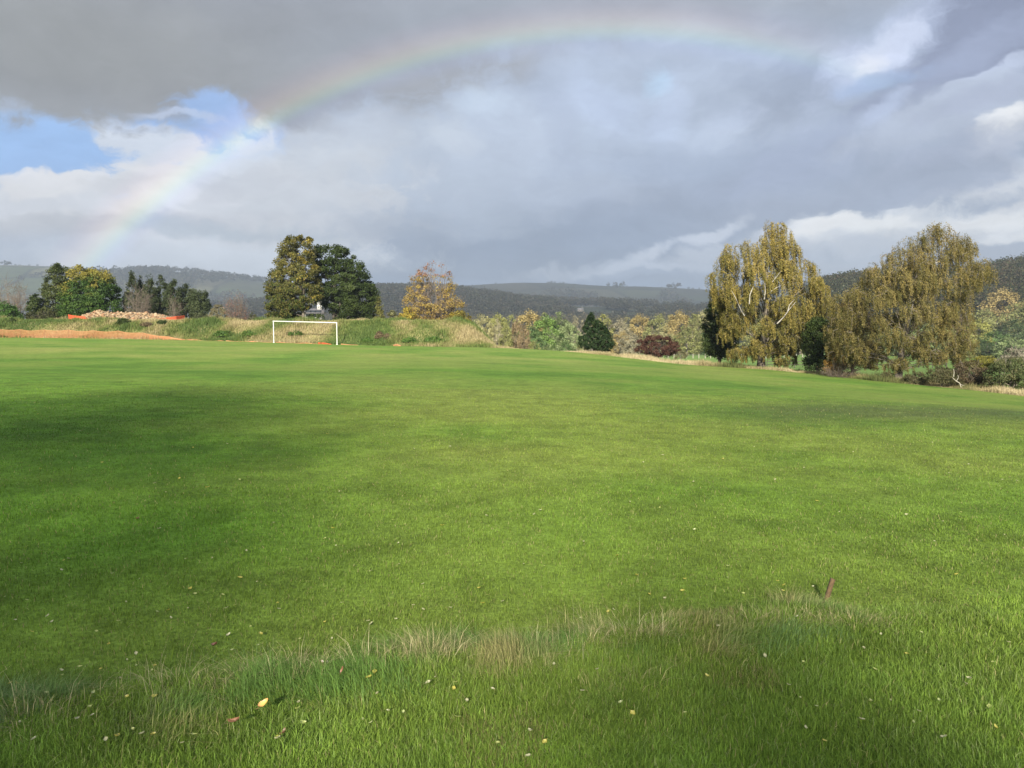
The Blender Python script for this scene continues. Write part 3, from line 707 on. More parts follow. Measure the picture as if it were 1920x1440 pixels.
twig_shrub('bare_hawthorn', 'tree', 'pale pinkish bare tree at the far left edge', [(-30, 600), (-30, 545), (-10, 530), (10, 527), (30, 530), (48, 545), (55, 560), (40, 590), (30, 604)], 117, 28, (.30, .20, .14), 90, 700, 1, .045, .12, TWIG, 8)
twig_shrub('bare_elder', 'bush', 'pale leafless shrub in front of the conifers behind the rubble', [(236, 600), (234, 560), (242, 545), (256, 538), (272, 545), (283, 560), (284, 600)], 112, 258, (.2, .16, .1), 70, 500, 2, .035, .12, TWIG, 8)
twig_shrub('bare_alder', 'bush', 'thin bare brown shrub in front of the conifers at the right of the rubble', [(312, 604), (314, 570), (322, 552), (332, 556), (340, 572), (338, 604)], 112, 324, (.2, .15, .09), 34, 200, 3, .03, .12, TWIG, 7)
twig_shrub('rowan_shrub', 'bush', 'reddish brown twiggy shrub right of the conifer row', [(420, 604), (418, 580), (426, 562), (440, 554), (456, 560), (468, 575), (472, 592), (466, 604)], 112, 444, (.24, .12, .09), 90, 1200, 4, .03, .13, TWIG, 7)
tree('ochre_bush', 'bush', 'low ochre bush between the conifer row and the reddish shrub', [(386, 606), (390, 585), (402, 573), (416, 572), (428, 580), (434, 606)], 113, 408, [(.14, .13, .07), (.24, .21, .12)], 60, 60, .38, .16, .05, seed=34)
tree('scrub_bush', 'bush', 'grey green scrub at the right foot of the last conifer', [(352, 607), (358, 592), (372, 586), (388, 590), (396, 607)], 110, 374, [(.05, .06, .03), (.10, .11, .05)], 40, 50, .35, .16, .05, seed=35)
tree('scrub_bush', 'bush', 'grey green scrub at the right foot of the reddish shrub', [(462, 606), (466, 590), (474, 584), (484, 590), (488, 606)], 111, 474, [(.08, .09, .04), (.14, .14, .07)], 30, 40, .3, .15, .04, seed=36)

# ---- weeping birches
def weeping(name, label, outline, Y, base, pals, nS, nL, seed, trunk_r, strand, leaf, lean=0., limbs=40, stub=None, depthf=.8, swayx=.12, nB=90, pull=.40, gap=.08):
    rg = np.random.default_rng(seed); root = place(base, Y); ro = empty(name, root, label, 'tree')
    mx_ = sum(p[0] for p in outline) / len(outline); poly = poly_local([(mx_ + (p[0] - mx_) * 1.05, p[1]) for p in outline], root, Y); H = max(p[1] for p in poly)
    C = clusters_in(poly, nS, rg, depthf, .15, .42)
    # bough groups so that strands hang in bunches
    K = C[rg.choice(nS, nB, replace=False)]; j = ((C[:, None] - K[None]) ** 2).sum(2).argmin(1); bt = rg.random(len(K))[j]
    pl_ = (pull * (1 - .85 * sst(C[:, 2] / H, .68, .9)))[:, None]; C = C * (1 - pl_) + K[j] * pl_; gapc = rg.random(len(K))[j]; C = C[(gapc > gap) | (rg.random(nS) < .35)]; bt = bt[:len(C)]; nS = len(C)
    L = strand * (.5 + rg.random(nS)) * (.35 + .65 * np.clip(C[:, 2] / H * 1.1, 0, 1)); t = rg.random((nS, nL)) ** .9
    arch = np.sin(np.clip(t * 3, 0, 1) * np.pi / 2)
    ang = rg.random(nS) * 2 * np.pi; ox = np.cos(ang) * .35; oy = np.sin(ang) * .35
    P = np.stack([C[:, None, 0] + arch * ox[:, None] + t * L[:, None] * swayx, C[:, None, 1] + arch * oy[:, None], C[:, None, 2] + .28 * L[:, None] - t ** 1.3 * L[:, None]], -1)
    P = P + rg.normal(0, 1, P.shape) * (np.array([.062, .062, .06]) * (1.15 - .5 * t[:, :, None])); P = P.reshape(-1, 3)
    k = P[:, 2] > .12; tcl = np.repeat(bt, nL)[k]; P = P[k]
    cc = pal(pals, np.clip(tcl * .7 + .15 + rg.normal(0, .16, len(P)) + (P[:, 2] / H - .5) * .3, 0, 1)) * (.8 + .4 * rg.random(len(P)))[:, None]
    v, f, c = leaves_at(P, cc, leaf, rg, np.array([0, 0, H * .5]), .1, .5, .6, 1.2)
    zz = np.linspace(-.2, H * .8, 10); w_ = np.cumsum(rg.normal(0, H * .007, (10, 2)), 0); tp = np.c_[lean * H * (zz / H).clip(0) + w_[:, 0], w_[:, 1], zz]
    lst = [(tp, trunk_r * np.r_[1.5, 1.1, np.linspace(.95, .12, 8)])] + limbs_to(C[rg.random(nS) < .5], H, tp, rg, limbs, trunk_r * .25, 5, .15)
    for i in rg.choice(nS, nS // 3, replace=False):
        ts = np.linspace(0, 1, 5); lst.append((np.c_[C[i, 0] + np.sin(np.clip(ts * 3, 0, 1) * 1.57) * ox[i] + ts * L[i] * swayx, C[i, 1] + ts * oy[i], np.maximum(C[i, 2] + .28 * L[i] - ts ** 1.3 * L[i], .05)], np.linspace(.018, .007, 5)))
    dark_v, dark_f = tubes(lst, 6); obj('trunk', mesh('trunk', dark_v, dark_f, None, True), BARKB, ro); lst = []
    for (pts, r0) in (stub or []):                                   # pale boughs showing through the foliage
        p = np.array([at(a, b, Y - dy) - root for a, b, dy in pts]); tv, tf = tube(p, np.linspace(r0 * .8, r0 * .25, len(p)), 6); obj('bough', mesh('bough', tv, tf, None, True), BIRCH, ro)
    obj('crown', mesh('crown', v, f, c), LEAF, ro)
    return ro
BARKB = plain('birch_trunk', (.09, .075, .058), .9, 0, 2.2, (.20, .17, .135), .01)
BIR = [(.10, .105, .028), (.20, .175, .045), (.31, .25, .07), (.42, .32, .09)]
BI2 = [(.085, .088, .028), (.16, .14, .045), (.235, .195, .068), (.32, .245, .085)]
weeping('weeping_birch', 'tall weeping birch with golden hanging foliage and a thick dark trunk',
        [(1327, 530), (1330, 508), (1345, 507), (1352, 480), (1357, 466), (1378, 464), (1395, 455), (1420, 462), (1430, 440), (1437, 421), (1455, 416), (1470, 420), (1478, 440), (1492, 458), (1496, 485), (1513, 496), (1530, 515), (1545, 530), (1553, 555), (1552, 590), (1540, 610), (1530, 620), (1512, 650), (1505, 668), (1480, 685), (1455, 682), (1410, 672), (1385, 674), (1365, 672), (1350, 640), (1350, 610), (1342, 570)],
        64, 1432, BIR, 2000, 115, 41, .27, 1.3, .088, .02, 36,
        [([(1457, 607, 3.6), (1470, 594, 3.8), (1480, 580, 3.9), (1492, 566, 3.9)], .07), ([(1477, 584, 3.9), (1480, 572, 4.0), (1490, 561, 4)], .05), ([(1405, 570, 3.5), (1406, 553, 3.7), (1412, 538, 3.6)], .06), ([(1446, 546, 3.4), (1455, 540, 3.6), (1465, 535, 3.7)], .045),
         ([(1433, 561, 2.8), (1435, 545, 3), (1434, 530, 3)], .06), ([(1447, 530, 3.3), (1457, 518, 3.5), (1464, 508, 3.5)], .04), ([(1396, 592, 3.4), (1390, 583, 3.5), (1380, 560, 3.6), (1372, 545, 3.6)], .045)])
weeping('weeping_birch', 'broad brown green birch with drooping twigs on a leaning trunk',
        [(1560, 640), (1556, 600), (1565, 565), (1590, 545), (1610, 540), (1625, 520), (1632, 500), (1650, 478), (1680, 466), (1700, 452), (1725, 440), (1745, 421), (1760, 418), (1775, 432), (1795, 440), (1812, 452), (1820, 470), (1822, 500), (1832, 490), (1845, 485), (1858, 500), (1860, 515), (1840, 530), (1825, 545), (1815, 560), (1800, 580), (1812, 610), (1818, 640), (1800, 672), (1770, 690), (1720, 685), (1680, 690), (1650, 692), (1610, 690), (1575, 680)],
        52, 1686, BI2, 2600, 98, 42, .2, .95, .070, .10, 40,
        [([(1706, 610, 2.4), (1707, 590, 2.5), (1712, 570, 2.5)], .05), ([(1718, 500, 1), (1728, 488, 1.1), (1742, 480, 1.2)], .05), ([(1742, 495, .8), (1770, 490, .8), (1790, 478, .9)], .045)], nB=130, pull=.38, gap=.15)
tree('dark_oak', 'tree', 'dark green tree half hidden behind the left side of the golden birch', [(1318, 655), (1316, 610), (1322, 580), (1330, 566), (1345, 560), (1372, 570), (1385, 610), (1380, 665), (1352, 674), (1330, 668)], 70, 1350, DKG, 200, 110, .42, .13, .15, seed=51)
tree('dark_holly', 'tree', 'dark green holly between the two birches', [(1505, 692), (1503, 650), (1508, 620), (1520, 598), (1536, 592), (1552, 605), (1566, 625), (1572, 660), (1570, 692)], 60, 1535, DKG, 200, 100, .38, .12, .12, seed=52)
tree('orange_shrub', 'bush', 'low orange brown shrub at the foot of the holly between the birches', [(1543, 697), (1546, 668), (1556, 655), (1572, 656), (1584, 668), (1586, 697)], 54, 1564, [(.12, .10, .03), (.28, .16, .04), (.36, .22, .05)], 70, 80, .2, .075, .03, seed=53)
twig_shrub('bare_bramble', 'bush', 'grey brown leafless bramble beneath the orange shrub', [(1535, 700), (1545, 684), (1570, 678), (1600, 684), (1618, 700)], 53, 1575, (.14, .1, .06), 90, 1200, 11, .012, .06, TWIG, 5)
tree('russet_tree', 'tree', 'russet brown tree filling the gap behind the two birches', [(1552, 690), (1550, 630), (1560, 590), (1580, 565), (1605, 560), (1630, 580), (1645, 620), (1640, 690)], 66, 1600, [(.10, .07, .035), (.165, .12, .05), (.22, .17, .065)], 200, 100, .45, .12, .12, seed=54, limbs=30)

# ---- middle of the picture: young yew, dark red bush
def colY(P, H, t, rg): return pal([(.018, .035, .014), (.03, .055, .018), (.045, .075, .025)], np.clip(t + rg.normal(0, .2, len(P)), 0, 1))
tree('young_yew', 'tree', 'small dark green cone shaped yew at the edge of the playing field',
     [(1082, 648), (1083, 636), (1092, 622), (1093, 608), (1100, 598), (1105, 586), (1110, 584), (1116, 597), (1124, 604), (1131, 603), (1137, 613), (1143, 622), (1148, 634), (1154, 646), (1147, 655), (1138, 664), (1120, 656), (1095, 654)],
     76, 1126, DKG, 420, 70, .17, .10, .09, .9, BARKD, seed=61, colfn=colY, squash=1.1, limbs=20)
tree('red_bush', 'bush', 'low dark red brown bush at the edge of the playing field', [(1190, 660), (1188, 648), (1196, 638), (1210, 631), (1235, 629), (1258, 634), (1272, 643), (1280, 654), (1270, 664), (1245, 668), (1215, 667)],
     74, 1234, [(.06, .028, .02), (.09, .042, .03), (.13, .07, .045)], 170, 80, .26, .10, .06, .6, BARKD, seed=62, limbs=30, twigs=120)
tree('sapling', 'bush', 'thin pale twiggy sapling beside the dark red bush', [(1262, 672), (1264, 662), (1276, 656), (1290, 662), (1290, 672)], 70, 1277, [(.16, .16, .08), (.24, .22, .12)], 24, 30, .2, .09, .03, seed=63, limbs=14)

# ---- right hedge
tree('hedge_bush', 'bush', 'dark olive hedge bush left of the broken pale branch', [(1735, 715), (1740, 695), (1760, 688), (1785, 692), (1800, 705), (1805, 720)], 46, 1770, [(.06, .06, .025), (.12, .11, .05)], 90, 70, .22, .07, .03, seed=71)
tree('hedge_bush', 'bush', 'brown bramble hedge bush just behind the broken pale branch', [(1780, 716), (1785, 690), (1805, 680), (1830, 678), (1850, 690), (1860, 722)], 46.5, 1820, [(.07, .05, .03), (.12, .09, .05), (.15, .14, .06)], 120, 80, .24, .07, .03, seed=72, twigs=60)
tree('hedge_bush', 'bush', 'green hedge bush at the right edge of the photo', [(1850, 724), (1852, 695), (1868, 680), (1890, 672), (1920, 672), (1960, 680), (1970, 730)], 44, 1900, [(.06, .085, .03), (.11, .13, .05), (.17, .16, .07)], 190, 90, .26, .07, .03, seed=73, twigs=60)
tree('yellow_willow', 'bush', 'small yellow green willow behind the hedge near the right edge', [(1812, 690), (1820, 675), (1840, 667), (1862, 670), (1872, 682), (1874, 695)], 62, 1842, [(.14, .14, .03), (.26, .24, .05)], 90, 70, .28, .10, .04, seed=74, sink=.6, zb=694)
tree('grey_willow', 'bush', 'fluffy pale grey willow behind the hedge at the right edge', [(1868, 690), (1874, 668), (1890, 655), (1915, 650), (1950, 655), (1960, 695)], 58, 1910, [(.22, .20, .15), (.32, .29, .22)], 130, 70, .28, .09, .04, seed=75, sink=.6, zb=694)
tree('scrub_bush', 'bush', 'low scrub under the right birch, right of its trunk', [(1690, 716), (1696, 702), (1715, 696), (1735, 700), (1742, 716)], 48, 1715, [(.08, .075, .035), (.14, .13, .06)], 60, 60, .17, .06, .02, seed=76)
tree('scrub_bush', 'bush', 'low scrub under the right birch, left of its trunk', [(1648, 712), (1652, 700), (1664, 694), (1676, 700), (1680, 712)], 50, 1664, [(.08, .075, .035), (.13, .12, .05)], 40, 50, .15, .06, .02, seed=77)
# broken pale branch
root = place(1797, 45.5); bo = empty('fallen_branch', root, 'broken bare white branch leaning in the hedge near the right edge', 'branch')
bl = []
for pts, r0 in (([(1802, 726), (1799, 718), (1792, 714), (1786, 708)], .035), ([(1793, 715), (1797, 708), (1796, 703)], .03), ([(1799, 719), (1806, 723), (1809, 722)], .02), ([(1788, 706), (1789, 698), (1788, 692)], .03)):
    bl.append((np.array([at(a, b, 44.6 - i * .1) - root for i, (a, b) in enumerate(pts)]), np.linspace(r0 * .6, r0 * .35, len(pts))))
v, f = tubes(bl, 6); obj('branch', mesh('branch', v, f, None, True), plain('dead_wood', (.55, .50, .42), .8), bo)

# ------------------------------------------------------------------ middle distance trees: six built, the rest copies
def base_tree(seed, W_, H_, shape, nC, nL, rc, leaf, bark=BARK):
    rg = np.random.default_rng(seed)
    if shape == 'round': poly = [(-W_ * .36, .3), (-W_ * .5, H_ * .35), (-W_ * .44, H_ * .65), (-W_ * .25, H_ * .9), (0, H_), (W_ * .27, H_ * .92), (W_ * .45, H_ * .66), (W_ * .5, H_ * .35), (W_ * .36, .3)]
    elif shape == 'tall': poly = [(-W_ * .3, .3), (-W_ * .45, H_ * .3), (-W_ * .4, H_ * .6), (-W_ * .18, H_ * .9), (.3, H_), (W_ * .2, H_ * .88), (W_ * .38, H_ * .6), (W_ * .48, H_ * .3), (W_ * .3, .3)]
    else: poly = [(-W_ * .45, .2), (-W_ * .5, H_ * .5), (-W_ * .3, H_ * .85), (-W_ * .05, H_ * .96), (W_ * .2, H_), (W_ * .42, H_ * .75), (W_ * .5, H_ * .4), (W_ * .45, .2)]
    C = clusters_in(poly, nC, rg, .9, rc * .7, .4); n = nC; sz = rc * (.5 + .9 * rg.random(n))
    d = rg.normal(0, 1, (n, nL, 3)); d /= np.linalg.norm(d, axis=2)[:, :, None]; P = (C[:, None] + d * rg.random((n, nL, 1)) ** .4 * sz[:, None, None] * np.array([1, 1, .75])).reshape(-1, 3); P[:, 2] = np.maximum(P[:, 2], .05)
    tcl = np.repeat(rg.random(n), nL); lum = .55 + .75 * tcl + rg.normal(0, .12, len(P)); cc = np.c_[lum, lum, lum * (.9 + .1 * rg.random(len(P)))] * .6
    v, f, c = leaves_at(P, cc, leaf, rg, np.array([0, 0, H_ * .45]))
    z = np.linspace(-.6, H_ * .75, 6); tp = np.c_[np.cumsum(rg.normal(0, .1, 6)), np.cumsum(rg.normal(0, .1, 6)), z]
    lst = [(tp, np.linspace(.35, .06, 6))] + limbs_to(C, H_, tp, rg, 16, .16)
    tv, tf = tubes(lst, 5); return mesh('crown', v, f, c), mesh('trunk', tv, tf, None, True)
protos = [base_tree(301, 12, 13, 'round', 110, 60, 1.25, .42), base_tree(302, 9, 14, 'tall', 100, 55, 1.1, .40), base_tree(303, 13, 11, 'wide', 110, 60, 1.2, .42), base_tree(304, 11, 12, 'round', 130, 45, .95, .38), base_tree(305, 8, 15, 'tall', 90, 50, 1.0, .36), base_tree(306, 14, 10, 'wide', 120, 50, 1.1, .40)]
PSZ = [(12, 13), (9, 14), (13, 11), (11, 12), (8, 15), (14, 10)]
def far_tree(k, px, top, w_, Y, color, label, group, name='tree', cat='tree', bury=0., basepx=None):
    root = place(px, Y)
    if basepx: root[2] = min(root[2], at(px, basepx, Y)[2])
    h = (at(px, top, Y)[2] - root[2]); wid = w_ * Y / F
    o = empty(name, root, label, cat, group); rz = random.random() * 6.28; sc = (wid / PSZ[k][0], wid / PSZ[k][0], h / PSZ[k][1])
    o.rotation_euler = (0, 0, rz if rz > .1 else 1); o.scale = sc
    cr_ = bpy.data.objects.new('crown', protos[k][0]); tr_ = bpy.data.objects.new('trunk', protos[k][1])
    if not protos[k][0].materials: protos[k][0].materials.append(LEAFO); protos[k][1].materials.append(BARK)
    for q in (cr_, tr_): COL.objects.link(q); q.parent = o
    cr_.color = tuple(v_ / .6 * 1.5 for v_ in color) + (1,)
    return o
Gm = 'trees in the valley beyond the field'
TC = {'pale': (.23, .215, .105), 'olive': (.16, .165, .06), 'ochre': (.25, .195, .08), 'brown': (.155, .115, .065), 'green': (.065, .105, .035), 'bright': (.105, .165, .04), 'sage': (.155, .19, .085), 'grey': (.20, .18, .12), 'dark': (.05, .07, .03), 'yel': (.20, .20, .06), 'rust': (.19, .12, .06)}
MID = [  # proto, x, top y, width px, depth, colour, label
 (2, 905, 592, 46, 200, 'pale', 'pale olive tree just right of the end of the grass bank crest'), (0, 932, 589, 44, 230, 'yel', 'yellow green round tree above the right end of the bank'),
 (3, 958, 592, 38, 210, 'olive', 'olive tree above the sloping right end of the bank'), (0, 992, 582, 54, 260, 'ochre', 'tall ochre tree behind the brown bushes at the end of the bank'),
 (1, 1022, 585, 40, 270, 'olive', 'narrow olive tree behind the bright green tree'), (4, 1050, 580, 44, 235, 'sage', 'tall pale green tree directly right of the bright green tree'),
 (0, 1024, 592, 56, 180, 'bright', 'bright green tree standing behind the far corner of the field'), (2, 1000, 612, 44, 160, 'green', 'darker green low tree under the left side of the bright green tree'),
 (0, 1066, 605, 44, 175, 'sage', 'sage green bushy tree left of the small dark yew'), (5, 1085, 595, 40, 280, 'grey', 'greyish tree peeping out above the left of the small dark yew'),
 (3, 1130, 590, 40, 300, 'yel', 'yellow olive tree peeping out above the right of the small dark yew'), (2, 1160, 600, 44, 300, 'grey', 'grey brown tree right of the small dark yew'),
 (1, 1176, 594, 34, 320, 'pale', 'slim pale tree in the row behind the dark red bush, first from the left'), (0, 1200, 590, 46, 310, 'ochre', 'large ochre tree behind the left half of the dark red bush'),
 (2, 1232, 592, 46, 300, 'olive', 'olive tree behind the middle of the dark red bush'), (4, 1256, 586, 32, 290, 'pale', 'tall pale tree above the right end of the dark red bush'),
 (0, 1275, 583, 50, 280, 'ochre', 'tallest tan tree right above the sapling and post fence'), (3, 1300, 590, 44, 275, 'olive', 'olive tree behind the post fence left of the golden birch'),
 (0, 1322, 582, 50, 285, 'pale', 'pale tree touching the left side of the golden birch'), (2, 1185, 625, 40, 262, 'grey', 'low grey tree just above the left end of the dark red bush'),
 (3, 1290, 615, 50, 255, 'olive', 'dark olive lower tree behind the post fence'), (5, 1240, 612, 50, 262, 'pale', 'low pale tree above the middle of the dark red bush'), (1, 1335, 605, 40, 258, 'green', 'green tree low beside the dark oak'),
 (3, 1110, 612, 50, 290, 'grey', 'greyish low tree hidden behind the small dark yew'), (2, 1165, 622, 40, 270, 'ochre', 'tan low tree between the yew and the dark red bush'),
 (0, 1380, 590, 60, 280, 'olive', 'olive tree seen behind the lower golden birch'), (2, 1440, 585, 70, 280, 'olive', 'olive tree hidden behind the trunk of the golden birch'), (0, 1500, 580, 60, 270, 'pale', 'pale tree behind the right of the golden birch'),
 (0, 1590, 600, 70, 240, 'olive', 'olive tree seen low between the two birches'), (2, 1650, 610, 80, 250, 'olive', 'olive tree low behind the left of the right birch'), (0, 1720, 600, 80, 240, 'sage', 'sage tree low behind the trunk of the right birch'), (3, 1775, 610, 60, 240, 'olive', 'olive tree behind the right edge of the right birch'),
 (0, 1880, 541, 66, 420, 'ochre', 'big round tan oak near the right edge below the wooded hill'), (2, 1838, 581, 70, 380, 'olive', 'rounded dull olive tree right of the right birch'), (5, 1910, 565, 60, 380, 'olive', 'dark olive tree at the right edge below the tan oak'),
 (0, 1832, 598, 54, 230, 'yel', 'yellow green tree with pale trunk just right of the right birch'), (2, 1868, 622, 54, 210, 'green', 'green spreading tree above the bright meadow strip'), (3, 1905, 600, 56, 260, 'dark', 'dark green tree at the right edge above the grey willow'),
 (3, 1850, 640, 40, 205, 'dark', 'low dark tree above the bright meadow strip'), (2, 1900, 632, 60, 200, 'sage', 'low sage green tree at the right edge above the meadow'), (1, 1812, 630, 40, 205, 'olive', 'low olive tree touching the right of the right birch'),
 (0, 1950, 560, 80, 350, 'olive', 'olive tree cut by the right border'), (0, 1800, 590, 46, 300, 'brown', 'brown tree showing behind the right side of the right birch')]
for k, px, top, w_, Y, cn_, lab in MID: far_tree(k, px, top, w_ * 1.38, Y, TC[cn_], lab, Gm)
# brown bushes at the end of the bank
for i, (px, top, w_, Y, cn_, lab) in enumerate(((948, 606, 34, 96, 'olive', 'olive bush in front, at the end of the bank'), (968, 596, 34, 100, 'brown', 'taller brown bush at the end of the bank'), (984, 610, 30, 94, 'brown', 'small brown bush at the right end of the bank'), (934, 598, 26, 104, 'grey', 'grey brown bush on the falling bank crest'), (916, 604, 30, 104, 'pale', 'pale bush on the bank crest near its right end'))):
    far_tree((3, 0, 2, 3, 5)[i], px, top, w_, Y, TC[cn_], lab, 'bushes at the end of the bank', 'bush', 'bush')
for i, (px, top, w_, Y, cn_, lab) in enumerate(((1062, 640, 40, 92, 'green', 'low green hedge bush left of the small dark yew'), (1030, 645, 40, 90, 'sage', 'low hedge bush below the bright green tree'), (1000, 640, 34, 92, 'olive', 'low hedge bush at the far corner of the field'), (1088, 644, 22, 90, 'olive', 'small bush touching the left of the small dark yew'))):
    far_tree((2, 5, 2, 5)[i], px, top, w_, Y, TC[cn_], lab, 'low bushes along the far corner', 'bush', 'bush')

# ------------------------------------------------------------------ woods that read as one mass
def wood(name, label, pts, size, leaf, nq, cols, seed, tall=1.2):
    rg = np.random.default_rng(seed); n = len(pts); z = terrain(pts[:, 0], pts[:, 1]); s = size * (.6 + .8 * rg.random(n))
    d = rg.normal(0, 1, (n, nq, 3)); d[:, :, 2] = np.abs(d[:, :, 2]) * .9 - .15; d /= np.linalg.norm(d, axis=2)[:, :, None]
    P = np.c_[pts, z + s * .55][:, None] + d * (s[:, None, None] * .5) * np.array([1, 1, tall]) * (.75 + .35 * rg.random((n, nq, 1)))
    t = rg.random(n); cc = pal(cols, t); cc = np.repeat(cc, nq, 0) * (.75 + .5 * rg.random(n * nq))[:, None]
    Pf = P.reshape(-1, 3); v, f, c = leaves_at(Pf, cc, leaf, rg, np.array([0, 0, 0.]), .5, .9, 0.)
    # orient outward from each crown
    tag(obj(name, mesh(name, v, f, c), LEAF), label, 'wood', kind='stuff')
def scatter(n, px0, px1, y0, y1, seed, keep=None):
    rg = np.random.default_rng(seed); px = px0 + rg.random(n) * (px1 - px0); Y = np.sqrt(y0 ** 2 + rg.random(n) * (y1 ** 2 - y0 ** 2)); x = (px - CX) / F * Y
    if keep is not None: k = keep(px, Y, x, rg); x, Y = x[k], Y[k]
    return np.c_[x, Y]
WD = [(.028, .032, .018), (.042, .042, .024), (.055, .047, .03), (.036, .045, .02)]
wood('distant_wood', 'dark autumn wood covering the middle ridge', scatter(9500, 430, 1480, 1020, 1560, 401, lambda p, Y, x, r: vnoise(x, Y, .008, 402, 3) + np.where((p > 690) & (p < 960), .25, 0) > .42), 12, 2.0, 64, WD, 403)
wood('hillside_wood', 'dark mixed wood covering the hill at the right edge', scatter(5200, 1480, 2150, 430, 740, 411), 10, 1.1, 120, [(.035, .042, .018), (.055, .058, .025), (.085, .062, .035), (.035, .05, .02), (.075, .075, .035)], 413, 1.5)
wood('valley_wood', 'pale autumn wood along the valley floor behind the field', scatter(2600, 380, 1500, 560, 1000, 421, lambda p, Y, x, r: vnoise(x, Y, .01, 422, 3) > .46), 12, 1.5, 110, [(.06, .06, .03), (.085, .08, .04), (.11, .09, .05), (.05, .06, .025)], 423)
wood('moorside_wood', 'scattered hazy hedgerows and copses over the far hills', np.concatenate([scatter(4700, 640, 1520, 1900, 2820, 431, lambda p, Y, x, r: vnoise(x, Y * .5, .006, 432, 3) > .56), scatter(4200, -60, 640, 1500, 3050, 441, lambda p, Y, x, r: vnoise(x, Y * .4, .008, 442, 3) > .57)]), 14, 4.5, 30, WD, 433)
# skyline and hedgerow trees one can tell apart
sk = 0
for px, Y, s in [(15, 2950, 17), (34, 2950, 13), (42, 2960, 12), (60, 2970, 12), (75, 2960, 14), (200, 2960, 10), (285, 2950, 16), (293, 2950, 14), (355, 2900, 12), (362, 2900, 13), (372, 2900, 11), (398, 2880, 15), (405, 2880, 15), (430, 2870, 18), (440, 2870, 17), (452, 2880, 13), (474, 2900, 13), (482, 2900, 12), (494, 2900, 12),
                 (930, 2980, 10), (1028, 2990, 16), (1034, 2990, 15), (1040, 2990, 14), (1050, 2990, 15), (1056, 2990, 16), (1062, 2990, 14), (1070, 2990, 12), (1078, 2990, 12), (1095, 2985, 12), (1140, 2980, 12), (1150, 2980, 13), (1160, 2980, 14), (1168, 2980, 14), (1175, 2980, 13), (1190, 2980, 12), (1240, 2980, 11), (1265, 2980, 13), (1290, 2985, 15), (1298, 2985, 13), (1310, 2985, 11)]:
    root = place(px, Y); o = empty('skyline_tree', root, 'small dark tree on the skyline of the far left hill' if px < 600 else 'small dark tree on the skyline of the far central hill', 'tree', 'trees on the far left skyline' if px < 600 else 'trees on the far central skyline')
    cr_ = bpy.data.objects.new('crown', protos[(0, 3, 5)[sk % 3]][0]); COL.objects.link(cr_); cr_.parent = o; cr_.color = (.09, .09, .05, 1); o.scale = (s / 12 * .8, s / 12 * .8, s / 12 * .55); o.rotation_euler = (0, 0, sk * 1.3); sk += 1

# ------------------------------------------------------------------ bank: rough grass, brambles
def tuft_strip(name, label, px0, px1, d0, d1, n, h0, h1, w0, cols, seed, keep=None, lean=.35, bias=None, cmin=.12):
    rg = np.random.default_rng(seed); px = px0 + rg.random(n) * (px1 - px0); e = edge_d(px); Y = e + d0 + rg.random(n) * (d1 - d0); x = (px - CX) / F * Y
    k = np.ones(n, bool) if keep is None else keep(px, Y - e, x, rg); px, Y, x = px[k], Y[k], x[k]; n = len(x)
    endf = np.clip(sst(px, px0, px0 + 40) * (1 - sst(px, px1 - 60, px1)), .05, 1); cl_ = np.clip(vnoise(x, Y, .45, seed + 5, 3) * 2.6 - .7, cmin, 1.3)
    m1 = vnoise(x, Y, .22, seed + 1, 4); m2 = vnoise(x, Y, .7, seed + 2, 2)
    t = np.clip((m1 - .5) * 3.2 + .45 + (0 if bias is None else bias(px, Y - edge_d(px))) + rg.normal(0, .12, n), 0, 1); c = pal(cols, t) * (.65 + .7 * rg.random(n))[:, None]
    h = (h0 + (h1 - h0) * rg.random(n)) * (.4 + 1.2 * m2) * endf * cl_
    sc_ = Y / 90
    v, f, cc = blades(x, Y, terrain(x, Y), h, w0 * sc_ * (.6 + .8 * rg.random(n)), c, lean, True, rg)
    tag(obj(name, mesh(name, v, f, cc), GRASS), label, 'grass', kind='stuff')
RG = [(.10, .15, .04), (.15, .195, .05), (.24, .24, .09), (.34, .29, .14), (.42, .35, .19)]
tuft_strip('bank_grass', 'rough green and straw coloured grass covering the low bank behind the goal', -120, 985, .1, 12, 130000, .2, .6, .045, RG, 501, None, .5,
           lambda p, d: np.where(p > 700, .12, 0) - .12 * np.exp(-((d - 2.5) / 2) ** 2) + .16 * sst(p, 760, 920), .55)
tuft_strip('edge_grass', 'pale straw coloured long grass along the right edge of the playing field', 1050, 2100, -.4, 3.4, 60000, .15, .42, .026, [(.13, .15, .05), (.30, .26, .12), (.42, .35, .19), (.50, .42, .25)], 511, None, .5, lambda p, d: np.full(len(p), .25) - .25 * (p > 1500) + .15 * (p > 1820))
tuft_strip('meadow_grass', 'green meadow grass below the birches beyond the field edge', 1080, 2100, 2.5, 14, 30000, .1, .3, .05, [(.10, .16, .035), (.15, .21, .05), (.22, .23, .09)], 521, None, .5)
